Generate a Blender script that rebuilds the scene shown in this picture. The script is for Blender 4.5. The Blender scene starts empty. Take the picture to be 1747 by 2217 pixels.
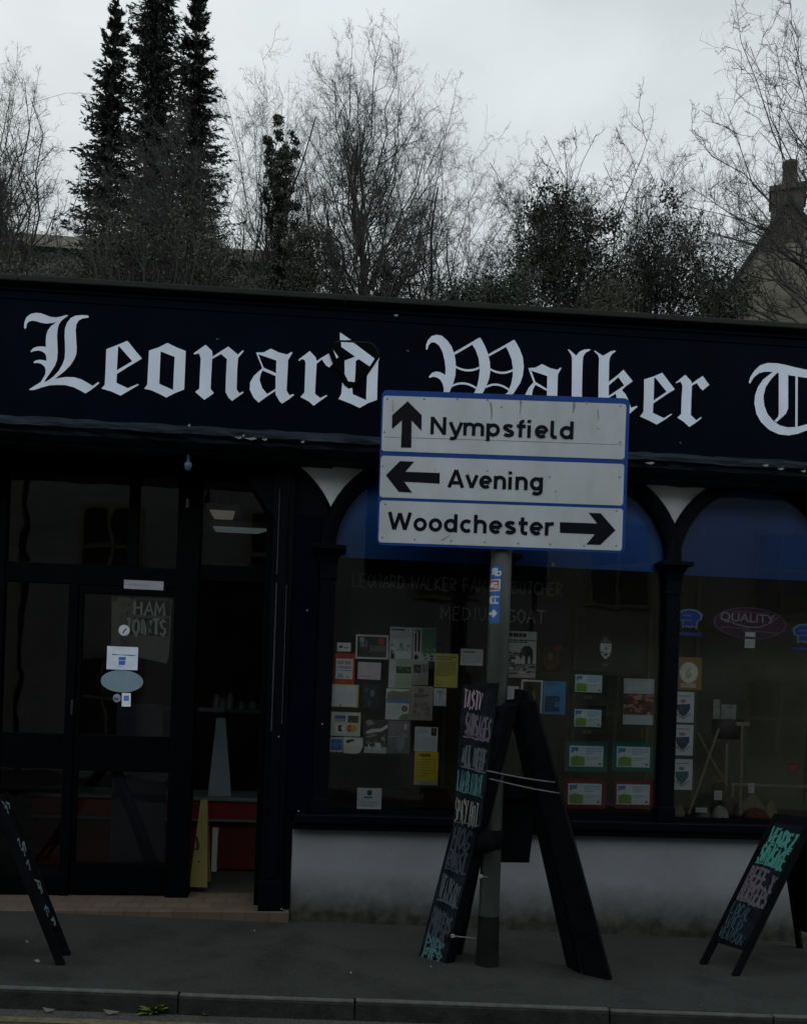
import bpy, math, random
import numpy as np
from mathutils import Vector, Matrix
from mathutils.geometry import tessellate_polygon

random.seed(7); RNG = np.random.default_rng(11)
SC = bpy.context.scene; COL = SC.collection

# ------------------------------------------------------------------ camera
PW, PH, FL, PX, PY = 1747., 2217., 2046., 873.5, 1514.
ROLL, YAW = math.radians(2.0), math.radians(4.8)
CAM = np.array([0., -6.54, 1.6])
fw = np.array([math.sin(YAW), math.cos(YAW), 0.]); rt0 = np.array([math.cos(YAW), -math.sin(YAW), 0.]); up0 = np.array([0., 0., 1.])
rt = math.cos(ROLL)*rt0 + math.sin(ROLL)*up0; upv = -math.sin(ROLL)*rt0 + math.cos(ROLL)*up0
cd = bpy.data.cameras.new('camera'); cam = bpy.data.objects.new('camera', cd); COL.objects.link(cam)
cam.matrix_world = Matrix(((rt[0], upv[0], -fw[0], CAM[0]), (rt[1], upv[1], -fw[1], CAM[1]), (rt[2], upv[2], -fw[2], CAM[2]), (0, 0, 0, 1)))
cd.sensor_fit = 'HORIZONTAL'; cd.sensor_width = 36; cd.lens = FL/PW*36
cd.shift_y = (PY-PH/2)/PW; cd.clip_start = .05; cd.clip_end = 900
SC.camera = cam

# ------------------------------------------------------------------ sky, sun, exposure
SUN_EL, SUN_AZ = math.radians(38), math.radians(-20)
w = bpy.data.worlds.new("World"); SC.world = w; w.use_nodes = True
nt = w.node_tree; N = nt.nodes; L = nt.links; bg = N['Background']; bg.inputs['Strength'].default_value = .1
sky = N.new('ShaderNodeTexSky'); sky.sky_type = 'NISHITA'; sky.sun_disc = False; sky.sun_elevation = SUN_EL; sky.sun_rotation = SUN_AZ
tc = N.new('ShaderNodeTexCoord'); mp = N.new('ShaderNodeMapping'); mp.inputs['Scale'].default_value = (1.6, 1.6, 3.2)
nz = N.new('ShaderNodeTexNoise'); nz.inputs['Scale'].default_value = 1.5; nz.inputs['Detail'].default_value = 6; nz.inputs['Roughness'].default_value = .5
rp = N.new('ShaderNodeValToRGB'); rp.color_ramp.elements[0].position = .36; rp.color_ramp.elements[0].color = (.585, .635, .655, 1)
rp.color_ramp.elements[1].position = .62; rp.color_ramp.elements[1].color = (.775, .835, .85, 1)
ms = N.new('ShaderNodeMixRGB'); ms.blend_type = 'MULTIPLY'; ms.inputs[0].default_value = 1; ms.inputs[2].default_value = (10, 10, 10, 1)
mx = N.new('ShaderNodeMixRGB'); mx.inputs[0].default_value = .94
L.new(tc.outputs['Generated'], mp.inputs[0]); L.new(mp.outputs[0], nz.inputs['Vector']); L.new(nz.outputs[0], rp.inputs[0])
sx = N.new('ShaderNodeSeparateXYZ'); mr = N.new('ShaderNodeMapRange'); mr.interpolation_type = 'SMOOTHSTEP'   # sky brightened behind the camera, added to light the shop front and notices
mr.inputs['From Min'].default_value = .40; mr.inputs['From Max'].default_value = -.55; mr.inputs['To Min'].default_value = 1.0; mr.inputs['To Max'].default_value = 2.1
vm = N.new('ShaderNodeVectorMath'); vm.operation = 'SCALE'; L.new(tc.outputs['Generated'], sx.inputs[0]); L.new(sx.outputs[1], mr.inputs[0]); L.new(rp.outputs[0], vm.inputs[0]); L.new(mr.outputs[0], vm.inputs['Scale'])
L.new(vm.outputs[0], ms.inputs[1]); L.new(sky.outputs[0], mx.inputs[1]); L.new(ms.outputs[0], mx.inputs[2]); L.new(mx.outputs[0], bg.inputs['Color'])
sd = bpy.data.lights.new('sun', 'SUN'); sd.energy = .5; sd.angle = math.radians(25); sd.color = (1, .97, .92)
so = bpy.data.objects.new('sun', sd); COL.objects.link(so)
so.rotation_euler = (-(math.pi/2-SUN_EL), 0, -SUN_AZ); so.location = (0, 10, 30)
SC.view_settings.view_transform = 'Standard'; SC.view_settings.look = 'None'; SC.view_settings.exposure = 0; SC.view_settings.gamma = 1

# ------------------------------------------------------------------ measuring helpers
DS = 1/.97767
def at(x, y, Y):                       # a sighted point of the photograph on the vertical plane y = Y
    d = fw+(x-PX)/FL*rt-(y-PY)/FL*upv; t = (Y-CAM[1])/d[1]; return CAM+t*d
def atd(x, y, Y): return at(x*DS, y*DS, Y)
def pave_z(x, y): return -.028*(x-1.04)+.025*(y+.84)
def ground(x, y, dz=0):                # a sighted point on the sloping pavement
    d = fw+(x*DS-PX)/FL*rt-(y*DS-PY)/FL*upv; a = np.array([.028, -.025, 1.]); k = .028*1.04+.025*.84+dz
    return CAM+(k-a@CAM)/(a@d)*d
def V(*a): return np.array(a, float)

# ------------------------------------------------------------------ materials
MATS = {}
def mat(name, col, rough=.7, var=.25, scale=6., bump=0., bscale=40., metal=0., spec=.5, col2=None, stretch=(1, 1, 1)):
    if name in MATS: return MATS[name]
    m = bpy.data.materials.new(name); m.use_nodes = True; t = m.node_tree; n = t.nodes; l = t.links; b = n['Principled BSDF']
    b.inputs['Roughness'].default_value = rough; b.inputs['Metallic'].default_value = metal; b.inputs['Specular IOR Level'].default_value = spec
    co = n.new('ShaderNodeTexCoord'); mpn = n.new('ShaderNodeMapping'); mpn.inputs['Scale'].default_value = stretch
    l.new(co.outputs['Object'], mpn.inputs[0])
    z = n.new('ShaderNodeTexNoise'); z.inputs['Scale'].default_value = scale; z.inputs['Detail'].default_value = 7; z.inputs['Roughness'].default_value = .62
    l.new(mpn.outputs[0], z.inputs['Vector'])
    r = n.new('ShaderNodeValToRGB'); e = r.color_ramp.elements; e[0].position = .32; e[1].position = .7
    c2 = col2 if col2 else tuple(min(1, c*(1+var)) for c in col)
    e[0].color = tuple(c*(1-var) for c in col)+(1,); e[1].color = tuple(c2)+(1,)
    l.new(z.outputs[0], r.inputs[0]); l.new(r.outputs[0], b.inputs['Base Color'])
    if bump:
        z2 = n.new('ShaderNodeTexNoise'); z2.inputs['Scale'].default_value = bscale; z2.inputs['Detail'].default_value = 5
        bp = n.new('ShaderNodeBump'); bp.inputs['Strength'].default_value = bump; bp.inputs['Distance'].default_value = .01
        l.new(mpn.outputs[0], z2.inputs['Vector']); l.new(z2.outputs[0], bp.inputs['Height']); l.new(bp.outputs[0], b.inputs['Normal'])
    m['ramp'] = r.name; MATS[name] = m; return m
def ink(c, rough=.6):                  # printed colours, paper stock and chalk
    c = tuple(round(float(x), 3) for x in c)
    return mat('ink_%s_%s_%s' % c, c, rough, .13, 9., spec=.3)
def glass_mat(name, tint=(1, 1, 1), ior=1.55):
    if name in MATS: return MATS[name]
    m = bpy.data.materials.new(name); m.use_nodes = True; t = m.node_tree; n = t.nodes; l = t.links; n.remove(n['Principled BSDF'])
    f = n.new('ShaderNodeFresnel'); f.inputs[0].default_value = ior
    a = n.new('ShaderNodeBsdfTransparent'); a.inputs[0].default_value = tint+(1,)
    g = n.new('ShaderNodeBsdfGlossy'); g.inputs['Roughness'].default_value = .015; g.inputs[0].default_value = (.95, .97, 1, 1)
    co = n.new('ShaderNodeTexCoord'); z = n.new('ShaderNodeTexNoise'); z.inputs['Scale'].default_value = 1.7; z.inputs['Detail'].default_value = 2
    bp = n.new('ShaderNodeBump'); bp.inputs['Strength'].default_value = .05; bp.inputs['Distance'].default_value = .05
    l.new(co.outputs['Object'], z.inputs['Vector']); l.new(z.outputs[0], bp.inputs['Height']); l.new(bp.outputs[0], g.inputs['Normal'])
    x = n.new('ShaderNodeMixShader'); l.new(f.outputs[0], x.inputs[0]); l.new(a.outputs[0], x.inputs[1]); l.new(g.outputs[0], x.inputs[2])
    l.new(x.outputs[0], n['Material Output'].inputs['Surface']); MATS[name] = m; return m
def lamp_mat(name, col, s):
    m = bpy.data.materials.new(name); m.use_nodes = True; b = m.node_tree.nodes['Principled BSDF']
    b.inputs['Base Color'].default_value = col+(1,); b.inputs['Emission Color'].default_value = col+(1,); b.inputs['Emission Strength'].default_value = s; return m

navy = mat('navy_gloss_paint', (.0004, .0016, .0062), .5, .4, 3., .25, 9., spec=.025)
frame_blk = mat('dark_navy_woodwork', (.0008, .0016, .0042), .5, .4, 5., .3, 14., spec=.06)
door_blk = mat('black_door_paint', (.0006, .0010, .0020), .5, .35, 4., .2, 20., spec=.05)
chip = mat('flaked_pale_undercoat', (.17, .185, .20), .9, .3, 30.)
lett = mat('white_sign_lettering', (.55, .60, .71), .6, .10, 4., .2, 30., stretch=(1, 1, .5))
spand_m = mat('white_painted_plaster', (.60, .61, .63), .8, .14, 2.5, .3, 30.)
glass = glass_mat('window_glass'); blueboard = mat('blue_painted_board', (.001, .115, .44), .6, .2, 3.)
signblue = mat('traffic_sign_blue', (.002, .036, .19), .5, .15, 4., spec=.2)
signwht = mat('weathered_white_sign_face', (.345, .375, .395), .5, .17, 3.2, .1, 20., stretch=(1, 1, .35))
signblk = mat('sign_black_legend', (.002, .0024, .005), .5, .2, 8., spec=.1)
galv = mat('grey_painted_steel', (.038, .044, .041), .6, .4, 7., .15, 60., stretch=(1, 1, .3), spec=.3)
stone_m = mat('old_stone', (.07, .065, .05), .95, .35, 3., .6, 12.)
rope_m = mat('grey_rope', (.085, .087, .085), .9, .3, 80.)
bark = mat('bark', (.022, .020, .017), .95, .3, 8., .5, 30.)
twig = mat('twig_bark', (.030, .029, .026), .95, .25, 2.)
fir = mat('conifer_needles', (.007, .010, .006), .8, .5, 1.5)
ivy = mat('ivy_leaves', (.009, .014, .006), .7, .6, 1.5)
bushm = mat('shrub_leaves', (.020, .023, .012), .8, .5, 1.8)

# plaster with a splash-back of dirt and moss along the pavement
def plinth_mat():
    m = mat('rendered_plinth', (.188, .196, .212), .9, .14, 2.2, .25, 45.); t = m.node_tree; n = t.nodes; l = t.links; b = n['Principled BSDF']; r = n[m['ramp']]
    co = n.new('ShaderNodeTexCoord'); sp = n.new('ShaderNodeSeparateXYZ'); l.new(co.outputs['Object'], sp.inputs[0])
    z = n.new('ShaderNodeTexNoise'); z.inputs['Scale'].default_value = 5.5; z.inputs['Detail'].default_value = 12; z.inputs['Roughness'].default_value = .7; l.new(co.outputs['Object'], z.inputs['Vector'])
    a = n.new('ShaderNodeMath'); a.operation = 'MULTIPLY_ADD'; l.new(z.outputs[0], a.inputs[0]); a.inputs[1].default_value = -.22; l.new(sp.outputs[2], a.inputs[2])
    s2 = n.new('ShaderNodeMath'); s2.operation = 'MULTIPLY_ADD'; l.new(sp.outputs[0], s2.inputs[0]); s2.inputs[1].default_value = .03; l.new(a.outputs[0], s2.inputs[2])
    cr = n.new('ShaderNodeValToRGB'); cr.color_ramp.elements[0].position = 0.0; cr.color_ramp.elements[0].color = (1, 1, 1, 1); cr.color_ramp.elements[1].position = .30; cr.color_ramp.elements[1].color = (0, 0, 0, 1)
    l.new(s2.outputs[0], cr.inputs[0])
    z3 = n.new('ShaderNodeTexNoise'); z3.inputs['Scale'].default_value = 14; z3.inputs['Detail'].default_value = 6; l.new(co.outputs['Object'], z3.inputs['Vector'])
    dr = n.new('ShaderNodeValToRGB'); dr.color_ramp.elements[0].color = (.010, .012, .009, 1); dr.color_ramp.elements[0].position = .36; dr.color_ramp.elements[1].color = (.055, .053, .040, 1); dr.color_ramp.elements[1].position = .75
    l.new(z3.outputs[0], dr.inputs[0])
    mixn = n.new('ShaderNodeMixRGB'); l.new(cr.outputs[0], mixn.inputs[0]); l.new(r.outputs[0], mixn.inputs[1]); l.new(dr.outputs[0], mixn.inputs[2]); l.new(mixn.outputs[0], b.inputs['Base Color']); return m
plinth_m = plinth_mat()
# asphalt with aggregate grain and damp patches
def asphalt(name, c, grain=140., patch=1.1):
    m = mat(name, c, .9, .22, patch, .5, 160., spec=.25); t = m.node_tree; n = t.nodes; l = t.links; b = n['Principled BSDF']; r = n[m['ramp']]
    co = n.new('ShaderNodeTexCoord'); z = n.new('ShaderNodeTexNoise'); z.inputs['Scale'].default_value = grain; z.inputs['Detail'].default_value = 3; l.new(co.outputs['Object'], z.inputs['Vector'])
    cr = n.new('ShaderNodeValToRGB'); cr.color_ramp.elements[0].position = .35; cr.color_ramp.elements[0].color = (.55, .55, .55, 1); cr.color_ramp.elements[1].position = .68; cr.color_ramp.elements[1].color = (1.5, 1.5, 1.45, 1)
    l.new(z.outputs[0], cr.inputs[0]); mu = n.new('ShaderNodeMixRGB'); mu.blend_type = 'MULTIPLY'; mu.inputs[0].default_value = 1
    l.new(r.outputs[0], mu.inputs[1]); l.new(cr.outputs[0], mu.inputs[2])
    z2 = n.new('ShaderNodeTexNoise'); z2.inputs['Scale'].default_value = 2.6; z2.inputs['Detail'].default_value = 8; z2.inputs['Roughness'].default_value = .65; l.new(co.outputs['Object'], z2.inputs['Vector'])
    c2 = n.new('ShaderNodeValToRGB'); c2.color_ramp.elements[0].position = .36; c2.color_ramp.elements[0].color = (.62, .63, .64, 1); c2.color_ramp.elements[1].position = .5; c2.color_ramp.elements[1].color = (1, 1, 1, 1); l.new(z2.outputs[0], c2.inputs[0])
    v = n.new('ShaderNodeTexVoronoi'); v.feature = 'F1'; v.inputs['Scale'].default_value = 7; l.new(co.outputs['Object'], v.inputs['Vector'])
    c3_ = n.new('ShaderNodeValToRGB'); c3_.color_ramp.elements[0].position = .045; c3_.color_ramp.elements[0].color = (.5, .5, .5, 1); c3_.color_ramp.elements[1].position = .075; c3_.color_ramp.elements[1].color = (1, 1, 1, 1); l.new(v.outputs['Distance'], c3_.inputs[0])
    m2 = n.new('ShaderNodeMixRGB'); m2.blend_type = 'MULTIPLY'; m2.inputs[0].default_value = 1; l.new(mu.outputs[0], m2.inputs[1]); l.new(c2.outputs[0], m2.inputs[2])
    m3 = n.new('ShaderNodeMixRGB'); m3.blend_type = 'MULTIPLY'; m3.inputs[0].default_value = .6; l.new(m2.outputs[0], m3.inputs[1]); l.new(c3_.outputs[0], m3.inputs[2]); l.new(m3.outputs[0], b.inputs['Base Color']); return m
pave_m = asphalt('pavement_asphalt', (.0245, .0255, .025)); road_m = asphalt('road_asphalt', (.045, .045, .045), 90.)
# tiles and rubble stone laid with a brick texture
def brick_mat(name, c1, c2, mortar, scale, bw, bh, msize, axis='XZ', rough=.85):
    m = mat(name, c1, rough, .3, 5., .3, 20.); t = m.node_tree; n = t.nodes; l = t.links; b = n['Principled BSDF']; r = n[m['ramp']]
    co = n.new('ShaderNodeTexCoord'); sp = n.new('ShaderNodeSeparateXYZ'); cb = n.new('ShaderNodeCombineXYZ'); l.new(co.outputs['Object'], sp.inputs[0])
    l.new(sp.outputs['XYZ'.index(axis[0])], cb.inputs[0]); l.new(sp.outputs['XYZ'.index(axis[1])], cb.inputs[1])
    k = n.new('ShaderNodeTexBrick'); k.inputs['Scale'].default_value = scale; k.inputs['Brick Width'].default_value = bw; k.inputs['Row Height'].default_value = bh; k.inputs['Mortar Size'].default_value = msize
    k.inputs['Color1'].default_value = c1+(1,); k.inputs['Color2'].default_value = c2+(1,); k.inputs['Mortar'].default_value = mortar+(1,); l.new(cb.outputs[0], k.inputs['Vector'])
    mu = n.new('ShaderNodeMixRGB'); mu.inputs[0].default_value = .45; l.new(k.outputs[0], mu.inputs[1]); l.new(r.outputs[0], mu.inputs[2]); l.new(mu.outputs[0], b.inputs['Base Color']); return m
tile_m = brick_mat('terracotta_floor_tiles', (.085, .062, .038), (.050, .030, .020), (.022, .02, .017), 1., .16, .16, .008, 'XY')
rubble = brick_mat('rubble_stone', (.225, .225, .19), (.165, .165, .14), (.15, .15, .13), 1., .42, .17, .012)

# ------------------------------------------------------------------ mesh building
ORG = {}
class MB:
    def __init__(s): s.v = []; s.f = []; s.m = []; s.mats = []; s.k = 0
    def mi(s, m):
        if m not in s.mats: s.mats.append(m)
        return s.mats.index(m)
    def face(s, pts, m):
        i = len(s.v); s.v += [tuple(map(float, p)) for p in pts]; s.f.append(tuple(range(i, i+len(pts)))); s.m.append(s.mi(m))
    def mesh(s, vs, fs, m):
        i = len(s.v); s.v += [tuple(map(float, p)) for p in vs]; k = s.mi(m)
        for f in fs: s.f.append(tuple(i+j for j in f)); s.m.append(k)
    def hexa(s, p, m):      # p: 4 front corners (TL,TR,BR,BL) then 4 back corners
        s.mesh(p, [(3, 2, 1, 0), (4, 5, 6, 7), (0, 1, 5, 4), (1, 2, 6, 5), (2, 3, 7, 6), (3, 0, 4, 7)], m)
    def box(s, x0, x1, y0, y1, z0, z1, m):
        s.hexa([(x0, y0, z1), (x1, y0, z1), (x1, y0, z0), (x0, y0, z0), (x0, y1, z1), (x1, y1, z1), (x1, y1, z0), (x0, y1, z0)], m)
    def slab(s, q, t, m):   # q: 4 corners TL,TR,BR,BL seen from the front, thickness t behind
        q = [np.array(p, float) for p in q]; n = np.cross(q[3]-q[0], q[1]-q[0]); n /= np.linalg.norm(n)
        s.hexa(q+[p-n*t for p in q], m)
    def prism(s, pts, y0, y1, m, axis=1):   # polygon in x,z extruded in y
        a = [V(p[0], y0, p[1]) for p in pts]; b = [V(p[0], y1, p[1]) for p in pts]; n = len(pts)
        tr = tessellate_polygon([[Vector(p) for p in a]])
        s.mesh(a, [tuple(t) for t in tr], m); s.mesh(b, [tuple(t) for t in tr], m)
        s.mesh(a+b, [(i, (i+1) % n, n+(i+1) % n, n+i) for i in range(n)], m)
    def tube(s, path, r, m, n=10, cap=True):
        path = [np.array(p, float) for p in path]; rr = r if hasattr(r, '__len__') else [r]*len(path); vs = []; fs = []
        for i, p in enumerate(path):
            d = path[min(i+1, len(path)-1)]-path[max(i-1, 0)]; d = d/np.linalg.norm(d); a = np.cross(d, V(.31, .87, .2)); 
            if abs(d[2]) > .9: a = np.cross(d, V(0, 1, 0))
            a /= np.linalg.norm(a); b = np.cross(d, a)
            vs += [p+rr[i]*(math.cos(2*math.pi*j/n)*a+math.sin(2*math.pi*j/n)*b) for j in range(n)]
        for i in range(len(path)-1):
            for j in range(n): fs.append((i*n+j, i*n+(j+1) % n, (i+1)*n+(j+1) % n, (i+1)*n+j))
        if cap: fs += [tuple(range(n))[::-1], tuple((len(path)-1)*n+j for j in range(n))]
        s.mesh(vs, fs, m)
    def lathe(s, c, prof, m, n=20, sx=1, sy=1):
        vs = []; fs = []
        for r, z in prof: vs += [(c[0]+sx*r*math.cos(2*math.pi*j/n), c[1]+sy*r*math.sin(2*math.pi*j/n), c[2]+z) for j in range(n)]
        for i in range(len(prof)-1):
            for j in range(n): fs.append((i*n+j, i*n+(j+1) % n, (i+1)*n+(j+1) % n, (i+1)*n+j))
        s.mesh(vs, fs, m)
    # flat marks on a surface
    def poly(s, S, pts, m, off, holes=()):
        rings = [[Vector((p[0], p[1], 0)) for p in pts]]+[[Vector((p[0], p[1], 0)) for p in h] for h in holes]
        flat = [p for r in rings for p in r]
        s.mesh([S.pt(p.x, p.y, off) for p in flat], [tuple(t) for t in tessellate_polygon(rings)], m)
    def rect(s, S, u0, v0, u1, v1, m, off): s.mesh([S.pt(u0, v0, off), S.pt(u1, v0, off), S.pt(u1, v1, off), S.pt(u0, v1, off)], [(3, 2, 1, 0)], m)
    def oval(s, S, u, v, ru, rv, m, off, n=24): s.mesh([S.pt(u+ru*math.cos(2*math.pi*i/n), v+rv*math.sin(2*math.pi*i/n), off) for i in range(n)], [tuple(range(n))], m)
    def ring(s, S, u, v, ru, rv, k, m, off, n=32):
        a = [S.pt(u+ru*math.cos(2*math.pi*i/n), v+rv*math.sin(2*math.pi*i/n), off) for i in range(n)]; b = [S.pt(u+k*ru*math.cos(2*math.pi*i/n), v+k*rv*math.sin(2*math.pi*i/n), off) for i in range(n)]
        s.mesh(a+b, [(i, (i+1) % n, n+(i+1) % n, n+i) for i in range(n)], m)
    def ribbon(s, S, pts, wid, m, off):     # pts in metres on the surface, wid metres
        p = [np.array(q, float) for q in pts]
        if len(p) < 2: return
        closed = np.linalg.norm(p[0]-p[-1]) < 1e-6; n = len(p); vs = []
        for i in range(n):
            a = p[i]-p[i-1] if i else (p[0]-p[-2] if closed else p[1]-p[0])
            b = p[i+1]-p[i] if i < n-1 else (p[1]-p[0] if closed else a)
            a = a/(np.linalg.norm(a)+1e-9); b = b/(np.linalg.norm(b)+1e-9); nn = V(-a[1]-b[1], a[0]+b[0]); q = np.linalg.norm(nn)
            nn = V(-a[1], a[0]) if q < .35 else nn/q
            k = 1/max(.5, nn@V(-a[1], a[0])); wv = wid[i] if hasattr(wid, '__len__') else wid
            for sg in (.5, -.5): c = p[i]+nn*sg*wv*k; vs.append(S.pt(c[0]/S.W, c[1]/S.H, off))
        s.mesh(vs, [(2*i, 2*i+1, 2*i+3, 2*i+2) for i in range(n-1)], m)
    def build(s, name, parent=None, loc=None, smooth=False, bevel=0):
        me = bpy.data.meshes.new(name); o = bpy.data.objects.new(name, me); COL.objects.link(o)
        if parent is not None: org = ORG[parent.name]; o.parent = parent
        else: org = np.array(loc, float) if loc is not None else np.zeros(3); o.location = org
        me.from_pydata([tuple(np.array(v)-org) for v in s.v], [], s.f); me.polygons.foreach_set('material_index', s.m)
        for m in s.mats: me.materials.append(m)
        if smooth: me.polygons.foreach_set('use_smooth', [True]*len(me.polygons))
        me.update(); ORG[o.name] = org
        if bevel:
            b = o.modifiers.new('bevel', 'BEVEL'); b.width = bevel; b.segments = 2; b.limit_method = 'ANGLE'
        return o
class Surf:
    def __init__(s, TL, TR, BR, BL):
        s.q = [np.array(p, float) for p in (TL, TR, BR, BL)]; s.W = np.linalg.norm(s.q[1]-s.q[0]); s.H = np.linalg.norm(s.q[3]-s.q[0])
        n = np.cross(s.q[3]-s.q[0], s.q[1]-s.q[0]); s.n = n/np.linalg.norm(n)
    def pt(s, u, v, o=0):
        a, b, c, d = s.q; return a*(1-u)*(1-v)+b*u*(1-v)+c*u*v+d*(1-u)*v+s.n*o
def facing(x0, x1, z0, z1, y): return Surf((x0, y, z1), (x1, y, z1), (x1, y, z0), (x0, y, z0))

def tag(o, label=None, cat=None, group=None, kind=None):
    if label: o['label'] = label
    if cat: o['category'] = cat
    if group: o['group'] = group
    if kind: o['kind'] = kind
    return o
def thing(name, loc, label, cat, group=None):
    o = bpy.data.objects.new(name, None); COL.objects.link(o); o.location = loc; o.empty_display_size = .1; ORG[o.name] = np.array(loc, float)
    return tag(o, label, cat, group)

# ------------------------------------------------------------------ stroke letters
def arc(cx, cy, rx, ry, a0, a1, n=9): return [(cx+rx*math.cos(math.radians(a0+(a1-a0)*i/n)), cy+ry*math.sin(math.radians(a0+(a1-a0)*i/n))) for i in range(n+1)]
EL = arc(.31, .365, .215, .275, 90, 450, 18)
TRANSPORT = {   # road-sign letters: (advance, centre-line strokes)
 'N': (.82, [[(.1, 0), (.1, 1)], [(.62, 0), (.62, 1)], [(.1, .95), (.62, .05)]]),
 'W': (1.08, [[(.05, 1), (.27, .04)], [(.27, .04), (.5, .95)], [(.5, .95), (.73, .04)], [(.73, .04), (.95, 1)]]),
 'A': (.80, [[(.05, 0), (.36, .98)], [(.67, 0), (.36, .98)], [(.17, .27), (.55, .27)]]),
 'y': (.58, [[(.04, .73), (.29, .02)], [(.53, .73), (.27, -.13), (.20, -.19), (.05, -.19)]]),
 'm': (.98, [[(.095, 0), (.095, .73)], [(.095, .45)]+arc(.285, .45, .18, .2, 175, 0)+[(.465, 0)], [(.465, .45)]+arc(.65, .45, .185, .2, 175, 0)+[(.835, 0)]]),
 'n': (.66, [[(.095, 0), (.095, .73)], [(.095, .43)]+arc(.295, .43, .2, .22, 175, 0)+[(.495, 0)]]),
 'h': (.66, [[(.095, 0), (.095, 1)], [(.095, .43)]+arc(.295, .43, .2, .22, 175, 0)+[(.495, 0)]]),
 'p': (.68, [[(.095, -.27), (.095, .73)], EL]), 'd': (.70, [[(.525, 0), (.525, 1)], EL]),
 'g': (.70, [[(.525, .73), (.525, .0)]+arc(.33, -.03, .195, .155, 0, -150, 8), EL]),
 'o': (.66, [EL]), 'c': (.60, [arc(.31, .365, .215, .275, 48, 312, 14)]),
 'e': (.66, [[(.12, .355), (.50, .355)], arc(.31, .365, .215, .275, 0, 312, 16)]),
 's': (.60, [arc(.28, .525, .165, .115, 20, 250, 8)+arc(.28, .215, .175, .13, 80, -160, 9)]),
 'f': (.46, [arc(.32, .77, .13, .14, 80, 180, 5)+[(.19, 0)], [(.03, .63), (.41, .63)]]),
 'i': (.32, [[(.095, 0), (.095, .70)], [(.095, .83), (.095, 1.0)]]), 'l': (.40, [[(.095, 1), (.095, .22)]+arc(.235, .22, .14, .145, 190, 270, 5)+[(.30, .075)]]),
 't': (.50, [[(.20, .95), (.20, .22)]+arc(.34, .22, .14, .145, 190, 270, 5)+[(.42, .075)], [(.03, .63), (.43, .63)]]),
 'r': (.48, [[(.095, 0), (.095, .73)], [(.095, .43)]+arc(.295, .43, .2, .22, 170, 80, 5)+[(.40, .65)]]),
 'v': (.60, [[(.05, .73), (.28, .02)], [(.51, .73), (.28, .02)]])}
CHALK = {
 'A': [[(0, 0), (.35, 1), (.7, 0)], [(.15, .38), (.55, .38)]], 'B': [[(0, 0), (0, 1), (.5, .9), (.5, .6), (0, .52), (.6, .4), (.6, .1), (0, 0)]], 'C': [[(.65, .85), (.3, 1), (0, .6), (.05, .2), (.35, 0), (.65, .15)]],
 'D': [[(0, 0), (0, 1), (.5, .85), (.65, .45), (.45, .1), (0, 0)]], 'E': [[(.6, 1), (0, 1), (0, 0), (.6, 0)], [(0, .5), (.5, .52)]], 'F': [[(.6, 1), (0, 1), (0, 0)], [(0, .5), (.5, .52)]],
 'G': [[(.65, .85), (.3, 1), (0, .6), (.05, .2), (.35, 0), (.65, .2), (.65, .45), (.4, .45)]], 'H': [[(0, 0), (0, 1)], [(.6, 0), (.6, 1)], [(0, .5), (.6, .5)]], 'I': [[(.2, 0), (.2, 1)]], 'J': [[(.1, 1), (.6, 1)], [(.4, 1), (.4, .2), (.2, 0), (0, .15)]],
 'K': [[(0, 0), (0, 1)], [(.6, 1), (0, .45), (.65, 0)]], 'L': [[(0, 1), (0, 0), (.6, 0)]], 'M': [[(0, 0), (.05, 1), (.4, .3), (.75, 1), (.8, 0)]], 'N': [[(0, 0), (0, 1), (.6, 0), (.6, 1)]], 'O': [[(.35, 1), (.05, .75), (.05, .25), (.35, 0), (.65, .25), (.65, .75), (.35, 1)]],
 'P': [[(0, 0), (0, 1), (.55, .9), (.55, .55), (0, .45)]], 'R': [[(0, 0), (0, 1), (.55, .9), (.55, .55), (0, .48), (.6, 0)]], 'S': [[(.6, .85), (.3, 1), (.05, .8), (.15, .55), (.5, .45), (.6, .2), (.3, 0), (0, .12)]],
 'T': [[(0, 1), (.7, 1)], [(.35, 1), (.35, 0)]], 'U': [[(0, 1), (.05, .2), (.3, 0), (.55, .2), (.6, 1)]], 'V': [[(0, 1), (.33, 0), (.65, 1)]], 'W': [[(0, 1), (.2, 0), (.42, .7), (.65, 0), (.85, 1)]], 'Y': [[(0, 1), (.3, .5), (.65, 1)], [(.3, .5), (.25, 0)]], 'X': [[(0, 0), (.6, 1)], [(0, 1), (.6, 0)]], 'Q': [[(.35, 1), (.05, .75), (.05, .25), (.35, 0), (.65, .25), (.65, .75), (.35, 1)], [(.4, .25), (.7, -.05)]], 'Z': [[(0, 1), (.6, 1), (0, 0), (.6, 0)]], ' ': []}
def chalk_text(mb, S, txt, u0, v0, u1, v1, m, off, wid, jit=.06, skew=0., passes=1):
    """hand lettering: fits txt into the box u0..u1, v0..v1 of surface S (v runs down)"""
    wds = [(.85 if c in 'MW' else .35 if c == 'I' else .45 if c == ' ' else .68)+.2 for c in txt]; tot = sum(wds)
    for ps in range(passes):
        x = 0
        for c, wd in zip(txt, wds):
            for st in CHALK[c]:
                pp = []
                for (a, b) in st:
                    a += random.uniform(-jit, jit); b += random.uniform(-jit, jit)
                    u = u0+(u1-u0)*(x+a)/tot; v = v1-(v1-v0)*b+skew*(u-u0); pp.append((u*S.W, v*S.H))
                mb.k += 1; mb.ribbon(S, pp, [wid*random.uniform(.75, 1.3) for _ in pp], m, off+.00006*(mb.k % 40))
            x += wd
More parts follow.
